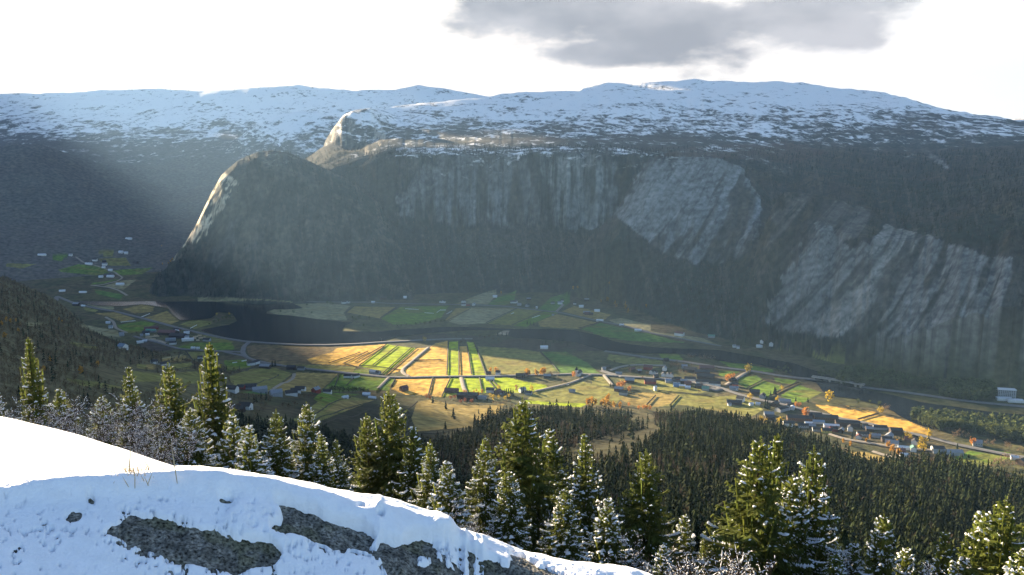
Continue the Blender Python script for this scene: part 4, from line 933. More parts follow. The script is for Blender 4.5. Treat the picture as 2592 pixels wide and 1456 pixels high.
ROADS = [
 ('road', 8, asph, 'main road along the near lake shore', [(4,350,500),(4,520,545),(4,680,612),(4,900,662),(4,1060,687),(4,1300,747),(4,1600,827),(4,1800,877),(4,2050,932),(4,2240,964),(5,520,607),(5,700,620),(5,950,633),(5,1200,634),(5,1450,624),(5,1700,607),(5,2000,592),(5,2344,577),(6,710,577)]),
 ('road', 8, asph, 'main road crossing the river on the long bridge', [(6,1920,690),(6,2344,752),(7,400,377),(7,640,402),(7,850,427),(7,1000,452),(7,1200,482),(7,1480,512),(7,1700,552),(7,1950,582),(8,430,587)]),
 ('road', 8, asph, 'main road beyond the bridge along the far river bank', [(8,850,657),(8,1000,676),(8,1250,706),(8,1500,741),(8,1750,776),(8,2000,806),(8,2344,838),(8,2600,860)]),
 ('road', 7, asph, 'road looping from the lake shore through the sunlit fields to the village', [(5,480,602),(5,425,645),(5,412,700),(5,445,742),(5,520,772),(5,650,802),(5,800,827),(5,1000,852),(5,1300,882),(5,1600,912),(5,1750,927),(5,1940,930),(6,300,925),(6,850,918),(6,1030,915),(6,1300,905),(6,1450,906),(6,1600,897),(6,1790,902),(6,1900,907),(6,2344,937),(7,200,557),(7,640,582),(7,850,594),(7,1050,642),(7,1180,664),(7,1300,712),(7,1560,782),(7,1720,812),(7,1950,872),(7,2100,902),(7,2344,967),(8,800,967),(8,1000,1012),(8,1200,1062),(8,1500,1122),(8,1700,1182),(8,1900,1222),(8,2200,1282),(8,2500,1330)]),
 ('road', 6, asph, 'road past the sawmill to the loop junction', [(4,1230,915),(4,1340,947),(4,1450,972),(4,1640,1032),(4,1880,1047),(4,2060,1052),(4,2215,1057)]),
 ('road', 5, asph, 'slip road below the loop junction', [(4,2050,1054),(4,2150,1078),(4,2220,1086),(4,2300,1120)]),
 ('road', 5, asph, 'narrow road along the farms on the far side of the river', [(5,1000,226),(5,1180,237),(5,1600,242),(5,1760,252),(5,2030,257),(6,350,260),(6,700,264),(6,1000,277),(6,1200,302),(6,1500,332),(6,1700,377),(6,1880,417),(6,2100,457),(6,2344,517),(7,380,132),(7,750,202),(7,1180,284)]),
 ('road', 4.5, grav, 'winding farm road beyond the far end of the lake', [(4,690,177),(4,760,232),(4,900,267),(4,1000,302),(4,1060,322),(4,1125,372),(4,1080,402),(4,920,442),(4,830,442)]),
 ('road', 4.5, grav, 'lower bend of the farm road beyond the lake', [(4,840,443),(4,1000,462),(4,1090,492),(4,1170,542)]),
 ('path', 4, grav, 'farm track from the church road down the slope', [(6,1280,1057),(6,1500,1007),(6,1620,977),(6,1790,907)]),
 ('path', 4, grav, 'track leaving the village towards the lit farm', [(6,1910,907),(6,1990,1002)]),
 ('path', 5, grav, 'straight pale drive to the brown farm in the sunlit field', [(6,608,932),(6,625,1010),(6,650,1072)]),
 ('path', 4, grav, 'straight drive to the row of farms below the road', [(5,885,893),(5,660,1055),(5,560,1045),(5,340,1000)]),
 ('path', 4, grav, 'short drive beside the green field', [(5,1750,932),(5,1655,1030)]),
 ('path', 5, grav, 'bare track at the corner of the tan field', [(5,2115,655),(5,1870,860),(5,1890,900),(5,1940,917)]),
 ('path', 4, grav, 'curved track beside the green field left of the sawmill', [(4,970,740),(4,1040,780),(4,1060,840),(4,1170,885)]),
 ('path', 5, grav, 'curved lane behind the village', [(7,150,510),(7,250,470),(7,400,452),(7,670,462)]),
 ('path', 6, grav, 'bare lane from the main road into the village', [(7,1215,640),(7,1300,590),(7,1400,525),(7,1440,510)]),
 ('path', 4, grav, 'lane through the hamlet above the forest', [(3,0,580),(3,300,680),(3,650,730),(3,950,780),(3,1250,830),(3,1900,880)]),
 ('path', 4, grav, 'lower lane below the hamlet', [(3,780,890),(3,1000,960),(3,1230,1020)]),
 ('path', 4, grav, 'track crossing the far green field to a farm', [(6,1475,325),(6,1540,262)]),
 ('path', 9, grav, 'gravel yard of the sawmill', [(9,260,520),(9,520,555),(9,680,610)]),
 ('path', 14, asph, 'parking place at the village end', [(1,1990,820),(1,2080,850),(1,2160,830)]),
 ('path', 10, asph, 'wide junction before the village', [(1,20,505),(1,150,545),(1,270,585)]),
]
for nm, w, m, lb, pts in ROADS:
    x, y = path3(4, pts); ribbon(nm, x, y, w, .7, m, label=lb, category='road', kind='structure')
BANKS = [(5,[(1735,622),(1610,725),(1480,820)]),(5,[(1830,642),(1600,820)]),(5,[(1965,652),(1820,780),(1680,905)]),(5,[(2010,658),(1725,905)]),(6,[(488,600),(474,912)]),(6,[(584,595),(586,905)]),(6,[(662,640),(702,908)]),(6,[(725,600),(775,740),(835,905)]),
 (5,[(1480,822),(1640,830),(1870,862)]),(5,[(2155,932),(2113,1092)]),(5,[(2318,932),(2235,1105)]),(6,[(775,932),(797,1060)]),(6,[(840,935),(925,1040)]),(6,[(885,950),(940,1010)]),(5,[(1300,890),(1120,1062)]),(5,[(1430,935),(1360,1000)]),(5,[(1810,945),(1770,1010)]),
 (5,[(740,900),(490,1010)]),(5,[(260,880),(480,840),(560,820)]),(6,[(1330,690),(1410,770),(1490,865)]),(5,[(1490,700),(1200,800)]),(5,[(1560,690),(1330,805)]),(5,[(1700,640),(1440,790)]),(5,[(1340,800),(1450,830)]),
 (7,[(1405,668),(1560,592)]),(7,[(1610,745),(1750,668),(1890,612)]),(7,[(840,712),(1090,742)]),(7,[(490,825),(575,735)]),(7,[(700,830),(790,735)]),(7,[(600,690),(840,712)]),(8,[(815,955),(1010,898)]),(8,[(640,818),(860,878)]),(7,[(1560,590),(1720,618)]),
 (6,[(830,430),(1125,290)]),(6,[(1070,448),(1365,320)]),(6,[(470,412),(690,300)]),(6,[(1670,480),(1890,422)]),(5,[(1360,330),(1440,275)]),(5,[(1670,385),(1820,285)]),(4,[(1700,1050),(1770,1130)]),(4,[(1390,1105),(1650,1060)]),(4,[(1480,1165),(1760,1130),(1900,1110)]),
 (5,[(1060,1260),(1200,1170),(1400,1110)]),(5,[(1060,1325),(1300,1230),(1640,1130)]),(5,[(1160,1345),(1440,1280),(1660,1190)]),(4,[(1200,1215),(1500,1240)]),(4,[(1560,1215),(1800,1190)]),(6,[(200,1430),(600,1400),(880,1360)]),(6,[(100,1225),(200,1150)]),(4,[(880,690),(1060,690)]),(4,[(700,985),(900,1000)]),
 (6,[(120,780),(300,768),(450,772)]),(5,[(1960,770),(2230,768)])]
for i, (n, pts) in enumerate(BANKS):
    x, y = path3(n, pts, 6); ribbon('field_bank', x, y, .9, .7, bankm, 1.0, 1.1, kind='structure', label='dark earth bank or ditch between two fields', category='field bank')

# ------------------------------------------------------------------ buildings
def bmat(n, c): return mat(n, c, nscale=.8, namp=.12, rough=.8)
WALL = {'W': ('white', bmat('white_wall', (.60, .60, .58))), 'G': ('grey', bmat('grey_wall', (.30, .31, .32))), 'B': ('brown', bmat('brown_wall', (.11, .065, .04))), 'D': ('dark brown', bmat('dark_wall', (.05, .035, .028))), 'R': ('red', bmat('red_wall', (.22, .045, .035))), 'Y': ('yellow', bmat('yellow_wall', (.55, .42, .10))), 'P': ('pale wood', bmat('pale_wood', (.50, .38, .25))), 'U': ('blue', bmat('blue_wall', (.12, .22, .40)))}
ROOF = {'d': ('dark', bmat('dark_roof', (.045, .042, .042))), 'g': ('grey', bmat('grey_roof', (.22, .23, .25))), 'w': ('white', bmat('white_roof', (.55, .57, .60))), 'r': ('red brown', bmat('red_roof', (.12, .055, .05))), 'b': ('bluish', bmat('blue_roof', (.16, .22, .30))), 'n': ('green', bmat('green_roof', (.10, .22, .17)))}
glass = mat('window_glass', (.03, .04, .05), rough=.15, spec=.5)
def boxF(): return np.array([(0, 3, 2, 1), (4, 5, 6, 7), (0, 1, 5, 4), (1, 2, 6, 5), (2, 3, 7, 6), (3, 0, 4, 7)])
def boxV(x0, x1, y0, y1, z0, z1): return np.array([(x0, y0, z0), (x1, y0, z0), (x1, y1, z0), (x0, y1, z0), (x0, y0, z1), (x1, y0, z1), (x1, y1, z1), (x0, y1, z1)], float)
def part(name, bits, m, parent):
    b = MB()
    for V, F in bits: b.add(V, F)
    return link(name, b.mesh(name), m, parent)
def gable_wall(w, d, h, p):
    x, y = w/2, d/2
    V = np.array([(-x, -y, -1.5), (x, -y, -1.5), (x, y, -1.5), (-x, y, -1.5), (-x, -y, h), (x, -y, h), (x, y, h), (-x, y, h), (-x, 0, h+p), (x, 0, h+p)], float)
    return V, [np.array([(0, 1, 5, 4), (2, 3, 7, 6), (0, 3, 2, 1)]), np.array([(1, 2, 6, 9, 5), (3, 0, 4, 8, 7)])]
def gable_roof(w, d, h, p, t=.28, o=.45):
    x, y = w/2+o, d/2; k = p/y; out = []
    for s in (-1, 1):
        a = np.array([(-x, 0, h+p+.06), (x, 0, h+p+.06), (x, s*(y+o), h-o*k+.06), (-x, s*(y+o), h-o*k+.06)])
        b = a+np.array([0, 0, t]); V = np.concatenate([a, b]); F = boxF()
        out.append((V, F if s > 0 else F[:, ::-1]))
    return out
def windows(w, d, h, parent):
    n = max(2, int(w/3.2)); xs = np.linspace(-w/2+1.3, w/2-1.3, n)
    for s in (-1, 1):
        for xx in xs: part('window', [(boxV(xx-.55, xx+.55, s*(d/2+.012)-.02, s*(d/2+.012)+.02, h*.42, h*.42+1.2), boxF())], glass, parent)
def building(n, x, y, code, w, d=None, h=None, rot=None, name='house', cat='house', label='', group=None, flat=False, wins=False):
    p = at(*pz(n, x, y)); d = d or min(9, w*.72); h = h or (4.2 if w < 14 else 4.8)
    o = empty(name, (p.x, p.y, max(p.z, .3)), label, cat, group)
    o.rotation_euler = (0, 0, math.radians(rot if rot is not None else random.choice((-30, -20, 5, 15, 62))))
    wm_, rm_ = WALL[code[0]][1], ROOF[code[1]][1]
    if flat:
        part('wall', [(boxV(-w/2, w/2, -d/2, d/2, -1.5, h), boxF())], wm_, o); part('roof', [(boxV(-w/2-.3, w/2+.3, -d/2-.3, d/2+.3, h+.004, h+.6), boxF())], rm_, o)
    else:
        pt = d*.36 if d < 12 else d*.24
        V, Fs = gable_wall(w, d, h, pt); link('wall', mesh_np('wall', V, Fs, smooth=False), wm_, o)
        part('roof', gable_roof(w, d, h, pt), rm_, o)
        if w < 14: part('chimney', [(boxV(w*.12, w*.12+.8, -.4, .4, h+pt-.3, h+pt+1.2), boxF())], ROOF['r'][1], o)
    if wins: windows(w, d, h, o)
    return o
# zone: (phrase, [(zoom, x, y, wall+roof code, width, depth, height, rotation, kind)])
ZONES = [
 ('in the shaded village', 'village buildings', [
  (1,930,545,'Wd',11,8,5,60,''),(1,1000,560,'Wd',8,7,4,60,''),(1,1160,485,'Wg',9,8,5,70,''),(1,1140,592,'Wd',9,8,5,75,''),(1,1222,600,'Wd',8,8,5,75,''),(1,1280,605,'Wd',8,8,5,75,''),(1,1625,668,'Wd',22,10,4,-12,''),(1,1845,722,'Wd',26,14,4.5,-12,''),(1,2065,752,'Wd',22,14,4.5,-12,''),
  (1,1920,470,'Br',30,16,5,-10,'hall'),(1,1840,540,'Bd',30,15,4,-12,'hall'),(1,1900,620,'Dd',34,18,4.5,-12,'hall'),(1,1620,500,'Dd',26,16,5,-20,'hall'),(1,860,465,'Rr',17,10,5,-25,'barn'),(1,525,700,'Dg',18,11,5,-5,'barn'),(1,900,725,'Rr',22,12,5.5,-5,'barn'),(1,570,505,'Dr',12,9,5,30,''),(1,700,520,'Dg',9,7,4,20,''),(1,330,560,'Gg',13,6,3,-5,'shed'),
  (1,1380,722,'Wd',13,9,4,-8,''),(1,1375,775,'Ub',12,9,4,-8,''),(1,1400,670,'Rd',13,9,4,-8,''),(1,1580,760,'Br',13,10,5,-10,''),(1,1500,705,'Dg',12,8,4,-10,''),(1,1225,700,'Gb',11,8,4,-5,''),(1,1300,690,'Gd',10,8,4,60,''),(1,1900,840,'Gn',13,10,3.5,-15,''),(1,1780,800,'Dd',14,8,4,-15,''),(1,1580,815,'Gw',10,7,3,-10,'shed'),(1,1480,790,'Yw',12,6,3,-10,'shed'),
  (1,2390,835,'Gg',11,8,4,-15,''),(1,2440,775,'Rd',10,8,5,-15,''),(1,1520,440,'Gg',12,8,4,-12,''),(1,1190,320,'Dd',10,8,4,10,''),(1,2390,705,'Dd',13,10,6,40,'barn'),(1,410,925,'Gd',15,9,5,-15,''),(1,330,860,'Bg',16,9,5,-20,'barn'),(1,992,850,'Ww',5,5,7,10,''),(1,1000,640,'Dd',9,8,6,10,'barn'),(1,60,480,'Gg',8,7,4,10,''),(1,130,450,'Dd',9,6,4,30,'')]),
 ('by the road bend', 'houses by the road bend', [
  (2,245,540,'Wd',13,11,5.5,-35,''),(2,130,595,'Dd',26,12,5,-10,'barn'),(2,45,620,'Wg',6,5,3,0,'shed'),(2,440,615,'Ww',7,5,3,10,'shed'),(2,500,420,'Dd',18,11,6,-15,'barn'),(2,645,480,'Gd',12,9,5,60,''),(2,140,335,'Wg',13,8,4,-15,''),(2,1010,710,'Gd',28,12,5,35,'hall'),(2,1090,690,'Wd',10,9,6,70,''),(2,1185,690,'Ww',9,7,4,60,''),(2,870,625,'Dd',15,10,5,50,'barn'),(2,1045,570,'Gg',20,9,4,-12,''),
  (2,780,868,'Dd',14,9,4,-10,''),(2,760,800,'Gg',16,9,3.5,-10,''),(2,1115,985,'Wd',17,13,5,-10,''),(2,1310,895,'Bd',40,11,5.5,-10,'school'),(2,1590,840,'Dd',22,12,6,-10,'school'),(2,1790,885,'Bd',38,10,5.5,-10,'school'),(2,2180,985,'Dd',38,12,6,-10,'school'),(2,560,610,'Ww',8,5,3,-10,'shed')]),
 ('in the sunlit hamlet', 'hamlet houses', [
  (2,1380,1015,'Gd',16,8,3.5,-10,''),(2,1480,975,'Ww',12,7,3,-10,'shed'),(2,1640,1080,'Gd',16,8,3.5,-10,''),(2,1800,1110,'Yd',15,9,4,-10,''),(2,1890,1015,'Ww',24,6,3,-10,'shed'),(2,1950,1080,'Rd',14,9,4,-12,''),(2,2070,1100,'Dg',10,8,4,60,''),(2,1660,945,'Gb',18,7,3,-10,'shed'),(2,1530,1020,'Dg',12,8,3.5,-10,''),
  (3,368,505,'Wd',9,8,6,70,''),(3,910,475,'Gd',21,8,3.5,-8,'shed'),(3,1195,560,'Dd',18,12,7,-8,'barn'),(3,1075,645,'Wg',14,10,5,50,''),(3,1125,768,'Wg',19,11,4.5,-25,''),(3,1030,695,'Dd',15,10,4,-10,''),(3,600,590,'Gd',18,8,3.5,-8,''),(3,525,645,'Wr',9,8,4,60,''),(3,720,500,'Dg',12,8,3.5,-8,''),(3,1535,750,'Wd',10,9,5,60,''),(3,1440,700,'Dr',14,10,4,-20,'barn'),(3,1955,895,'Gd',17,12,7,-5,'barn'),
  (3,1340,965,'Ww',11,6,3,-15,'shed'),(3,1340,840,'Ww',16,6,3,-15,'shed'),(3,1512,872,'Wn',10,8,5,70,''),(3,185,515,'Dd',10,8,4,60,''),(3,95,505,'Rr',11,8,4,10,''),(3,2230,930,'Gg',26,12,4,-5,'hall'),(3,1290,895,'Br',12,8,3.5,-15,''),(3,840,620,'Gg',13,7,3,-12,'shed'),(3,640,450,'Gd',8,7,4,0,''),(11,835,905,'Gg',13,10,5,-20,''),(11,1385,1135,'Dd',15,12,6,30,'barn'),(11,1290,1075,'Ww',10,6,3,-20,'shed')]),
 ('at the sawmill', 'sawmill buildings', [
  (9,740,400,'Dr',46,22,6,-12,'hall'),(9,960,470,'Dd',40,20,6,-12,'hall'),(9,1165,540,'Ww',27,10,5,18,'hall'),(9,840,615,'Wd',15,8,4,15,'shed'),(9,1130,480,'Wg',13,7,4,20,'shed'),(9,1140,390,'Ww',13,6,4,20,'shed'),(9,920,330,'Rd',15,9,4,-20,'shed'),(9,370,290,'Rr',34,9,4,25,'hall'),(9,360,350,'Gn',24,11,4,0,'hall'),(9,285,420,'Ww',9,5,3,10,'shed'),(9,250,385,'Dd',15,9,4,10,'shed'),
  (9,130,590,'Ww',15,5,3.5,25,'shed'),(9,230,565,'Gw',10,5,3,25,'shed'),(9,790,540,'Gg',22,8,4,10,'shed'),(9,1580,545,'Gd',17,10,4,-10,'shed'),(9,1280,715,'Ww',9,5,2.6,0,'shed'),(9,1385,718,'Ww',7,4,2.6,0,'shed'),(9,1450,930,'Wd',13,8,4,5,''),(9,430,1035,'Wd',9,7,4,40,''),(9,650,1085,'Wd',14,8,4,45,''),(9,930,340,'Ww',10,5,3,-20,'shed'),(9,160,440,'Gg',7,5,4,20,'shed')]),
 ('beyond the lake end', 'far end farms', [
  (4,1108,147,'Ww',16,10,5,0,''),(4,1155,155,'Ww',14,9,5,20,''),(4,1180,22,'Ww',24,9,4,0,'barn'),(4,648,172,'Wg',11,9,5,0,''),(4,870,218,'Wd',16,10,5,0,''),(4,955,232,'Dd',14,9,5,30,''),(4,960,258,'Wg',17,10,5,10,''),(4,950,285,'Ww',12,7,4,0,''),(4,815,252,'Ww',26,9,3.5,-5,'barn'),(4,385,170,'Ww',28,9,3.5,5,'barn'),(4,1102,440,'Ww',26,10,4,0,'barn'),(4,985,358,'Bd',22,11,5,0,'barn'),(4,925,372,'Ww',14,9,4,10,''),(4,1012,368,'Ww',24,10,4,0,''),
  (4,700,628,'Dg',18,11,5,-10,''),(4,765,640,'Gw',12,6,3,-10,'shed'),(4,570,500,'Ww',18,7,3.5,25,''),(4,1240,240,'Dd',18,9,4,0,'barn'),(4,1012,310,'Ww',14,8,4,0,''),(4,1115,905,'Gg',11,9,5,20,''),(4,1015,835,'Wg',9,8,4,10,''),(4,1125,1030,'Wb',13,11,6,-25,'barn'),(4,760,512,'Ww',22,8,3,0,'barn'),(4,990,792,'Ww',10,7,3,10,'')]),
 ('along the lake side road', 'roadside farms', [
  (5,490,812,'Wd',16,9,5,30,''),(5,540,800,'Wd',12,9,5,60,''),(5,620,838,'Dg',22,11,5,-10,'barn'),(5,860,850,'Dd',18,10,5,-10,''),(5,950,855,'Gd',15,8,4,-10,''),(5,1385,925,'Wd',19,8,4,0,''),(5,1445,925,'Wd',17,8,4,45,''),(5,1610,890,'Gb',15,9,5,-30,''),(5,1650,895,'Gd',11,9,5,-30,''),(5,310,1055,'Wd',17,11,5,-10,'barn'),(5,490,1035,'Gd',16,11,5,10,''),(5,570,1062,'Gg',20,12,6,25,'barn'),(5,400,1030,'Rd',10,8,4,0,''),
  (5,860,1090,'Wd',17,10,5,20,''),(5,900,1062,'Wd',15,9,4,15,''),(5,942,1045,'Wd',16,9,4,-5,''),(5,1085,1065,'Rg',11,10,6,60,'barn'),(5,1190,1070,'Wd',13,8,4,-5,''),(5,720,1095,'Gg',16,11,6,30,'barn'),(5,1548,1095,'Gw',13,8,4,-5,'shed'),(5,1352,1117,'Ww',10,5,3,35,'shed'),(5,1600,1118,'Ww',13,5,2.5,-15,'shed'),(5,440,1215,'Wd',14,9,5,-10,''),(5,380,1235,'Dd',12,8,4,0,'')]),
 ('among the sunlit fields', 'farms among the sunlit fields', [
  (10,1548,262,'Dd',16,10,6,-5,'barn'),(10,1150,200,'Wd',9,8,5,-10,''),(10,980,200,'Bd',10,7,3.5,-5,'barn'),(10,1005,302,'Ww',17,9,3.5,-5,'shed'),(10,310,525,'Br',26,10,4.5,-8,'barn'),(10,600,625,'Dd',38,15,7,-4,'barn'),(10,1010,520,'Wd',15,10,5,-8,''),(10,1150,560,'Br',12,10,6,50,'barn'),(10,1590,520,'Wg',12,9,6,30,''),(10,1700,560,'Gd',13,8,4,-15,''),(10,2040,255,'Dg',14,9,4,-5,''),(10,2490,520,'Gg',12,6,3,-10,'shed'),
  (5,1890,1045,'Br',14,11,6,40,'barn'),(10,870,640,'Gg',16,8,3.5,-15,'shed'),(10,1640,240,'Br',9,8,5,40,'barn'),(10,1210,560,'Gr',10,7,4,30,'')]),
 ('on the far river bank', 'far bank farms', [
  (12,105,300,'Wd',7,7,4,60,''),(12,150,302,'Wd',9,8,5,60,''),(12,458,305,'Wd',7,7,5,80,''),(12,490,305,'Wd',7,7,5,80,''),(12,475,345,'Wd',13,8,4,0,''),(12,545,348,'Rr',11,7,3,0,'shed'),(12,640,345,'Wg',8,7,5,60,''),(12,985,213,'Ww',13,8,4,0,''),(12,1285,305,'Wd',18,9,4.5,0,''),(12,1330,300,'Wd',8,7,6,80,''),(12,1380,345,'Gg',11,8,4,-20,''),(12,1515,362,'Gd',11,9,5,60,''),(12,1535,252,'Bg',13,7,4,5,'barn'),
  (12,1925,318,'Gd',11,7,4,0,''),(12,2045,322,'Wg',14,8,5,-5,''),(12,2085,283,'Wd',8,6,4,0,''),(12,2285,325,'Wd',8,7,4,0,''),(12,2390,375,'Ww',13,7,4,0,''),(12,1665,393,'Ww',5,5,4,0,'shed'),(12,1930,512,'Gg',6,5,3,0,'shed'),(12,1785,1048,'Ww',17,8,4,0,''),(12,2480,480,'Bg',20,9,4,-5,'barn'),(12,2550,500,'Bd',12,8,4,-5,'barn'),(12,2480,265,'Dg',14,7,4,0,'shed'),
  (6,1850,322,'Ww',15,7,4,-15,''),(6,1760,350,'Br',16,9,4,-5,'barn'),(6,1875,412,'Ww',18,6,3,-15,'shed'),(6,2225,502,'Ww',17,6,3.5,-12,'shed'),(6,2075,452,'Ww',11,5,3,-12,'shed'),(7,795,178,'Wr',22,13,6,-35,'barn'),(7,1088,198,'Gn',16,8,4,-12,''),(7,1555,243,'Wd',8,8,5,40,''),(7,1635,270,'Wd',9,9,6,70,''),(7,1530,283,'Ww',15,6,3,0,'shed'),(7,1297,288,'Wg',7,6,4,0,''),(7,1332,298,'Wg',6,5,4,0,''),(5,1340,248,'Wd',13,9,5,20,''),(5,1380,245,'Wd',8,7,5,60,''),(5,1608,243,'Ww',10,6,3,0,'shed'),
  (5,1700,205,'Dd',18,9,4,0,'barn'),(5,1900,195,'Ww',9,7,3,0,'')]),
]
ORD = ['leftmost', 'second from left', 'third from left', 'fourth from left', 'fifth from left', 'sixth from left', 'seventh from left', 'eighth from left', 'ninth from left', 'tenth from left', 'eleventh from left', 'twelfth from left']
KIND = {'': ('house', 'house'), 'barn': ('barn', 'barn'), 'shed': ('shed', 'shed'), 'hall': ('hall', 'hall'), 'school': ('school_wing', 'school')}
def size_word(w, k): return ('small ' if w <= 9 else 'long ' if w >= 20 else '')
for phrase, group, items in ZONES:
    key = {}
    for it in items:
        n, x, y, c, w, d, h, rot, k = it
        base = f"{size_word(w, k)}{WALL[c[0]][0]} {KIND[k][1] if k != 'school' else 'school wing'} with {ROOF[c[1]][0]} roof"
        key.setdefault(base, []).append((pz(n, x, y)[0], it))
    for base, L_ in key.items():
        L_.sort(key=lambda q: q[0])
        for i, (_, it) in enumerate(L_):
            n, x, y, c, w, d, h, rot, k = it
            lab = f'{base} {phrase}' if len(L_) == 1 else f'{ORD[i] if i < len(L_)-1 or i < 1 else "rightmost"} {base} {phrase}'
            building(n, x, y, c, w, d, h, rot, KIND[k][0], KIND[k][1], lab, group, flat=(k == 'hall' and c[1] in 'w'), wins=(n in (2, 3, 11) and k in ('', 'school')))
# the tall modern slab at the right edge
p = at(*pz(11, 1185, 318)); t = empty('apartment_block', p, 'tall grey five storey block with white roof at the right edge', 'building'); t.rotation_euler = (0, 0, math.radians(-12))
part('wall', [(boxV(-15, 15, -5.5, 5.5, -2, 15), boxF())], WALL['G'][1], t); part('roof', [(boxV(-15.5, 15.5, -6.2, 6.2, 15.01, 16.4), boxF())], ROOF['w'][1], t)
for fl in range(5):
    for q in range(9): part('window', [(boxV(-13.9+q*3.1, -12.1+q*3.1, -5.53, -5.47, 1.2+fl*2.8, 2.8+fl*2.8), boxF())], glass, t)
for nm, px_, w, lb in (('hall', 1165, 26, 'low white building in front of the tall grey block, its left half'), ('hall', 1300, 26, 'low white building in front of the tall grey block, its right half')):
    building(11, px_, 352+(px_-1165)*.17, 'Ww', w, 11, 3.6, -12, nm, 'hall', lb, 'low white buildings below the block', flat=True)
# church
p = at(*pz(6, 1678, 905)); t = empty('church', p, 'white wooden church with a small steeple beside the orange bush', 'church'); t.rotation_euler = (0, 0, math.radians(55))
V, Fs = gable_wall(17, 9.5, 6, 5); link('wall', mesh_np('wall', V, Fs, smooth=False), WALL['W'][1], t); part('roof', gable_roof(17, 9.5, 6, 5), ROOF['d'][1], t)
tw_ = part('tower', [(boxV(-9.6, -4.6, -2.5, 2.5, -1, 13), boxF())], WALL['W'][1], t)
V = np.array([(-10, -2.9, 13.01), (-4.2, -2.9, 13.01), (-4.2, 2.9, 13.01), (-10, 2.9, 13.01), (-7.1, 0, 20)], float)
link('spire', mesh_np('spire', V, [np.array([(0, 3, 2, 1)]), np.array([(0, 1, 4), (1, 2, 4), (2, 3, 4), (3, 0, 4)])], smooth=False), ROOF['d'][1], tw_)
for s in (-1, 1):
    for xx in (-2, 2, 6): part('window', [(boxV(xx-.6, xx+.6, s*4.76-.03, s*4.76+.03, 2, 4.6), boxF())], glass, t)
# bridge
concrete = mat('concrete', (.36, .33, .29), nscale=.4, namp=.2)
bx, by = path3(8, [(400, 583), (430, 587), (700, 627), (850, 657), (880, 662)], 5); bz = np.full(len(bx), 7.0)
t = empty('bridge', (bx[len(bx)//2], by[len(bx)//2], 7.0), 'long flat concrete road bridge on piers across the river', 'bridge')
tx, ty = np.gradient(bx), np.gradient(by); l = np.hypot(tx, ty); nx, ny = -ty/l, tx/l; ox, oy, oz = t.location
def strip(name, a, b, z0, z1, m):
    i = len(bx); V = np.concatenate([np.column_stack([bx+nx*o-ox, by+ny*o-oy, np.full(i, z-oz)]) for o, z in ((a, z0), (b, z0), (b, z1), (a, z1))]); idx = np.arange(4*i).reshape(4, i)
    F = np.concatenate([np.stack([idx[k][:-1], idx[k][1:], idx[(k+1) % 4][1:], idx[(k+1) % 4][:-1]], -1) for k in range(4)]+[idx[:, :1].T, idx[::-1, -1:].T])
    link(name, mesh_np(name, V, F, smooth=False), m, t)
strip('deck', -4.6, 4.6, 5.4, 7.0, concrete); strip('roadway', -3.8, 3.8, 7.004, 7.06, asph); strip('parapet', -4.6, -4.2, 7.004, 8.0, concrete); strip('parapet', 4.2, 4.6, 7.004, 8.0, concrete)
for q in ((520, 622), (637, 640), (750, 656), (832, 668)):
    a = at(*pz(8, q[0], q[1]+8)); k = int(np.argmin((bx-a.x)**2+(by-a.y)**2)); c = (bx[k]-ox, by[k]-oy)
    V = boxV(c[0]-1.3, c[0]+1.3, c[1]-3.4, c[1]+3.4, -2-oz, 5.39-oz); part('pier', [(V, boxF())], concrete, t)
# timber piles at the sawmill
log = WALL['P'][1]
for i, (x, y, w) in enumerate(((310, 470, 14), (390, 460, 15), (470, 440, 10), (300, 525, 12), (400, 515, 13), (580, 585, 10), (640, 600, 9), (1310, 500, 8), (1350, 460, 7), (1420, 440, 9), (1440, 490, 9), (1500, 485, 10), (1310, 470, 7), (1380, 540, 8), (500, 455, 9))):
    p = at(*pz(9, x, y)); o = MB()
    for a in range(4):
        for b in range(4-a): o.add(*tube([(-w/2, (b+a*.5-1.5)*1.0, .5+a*.86), (w/2, (b+a*.5-1.5)*1.0, .5+a*.86)], [.5, .5], 6))
    ob = link('timber_stack', o.mesh('timber_stack'), log); ob.location = p; ob.rotation_euler = (0, 0, math.radians(12+5*(i % 3)))
    tag(ob, 'pale stack of sawn timber in the sawmill yard by the lake road', 'timber stack', 'timber stacks at the sawmill')
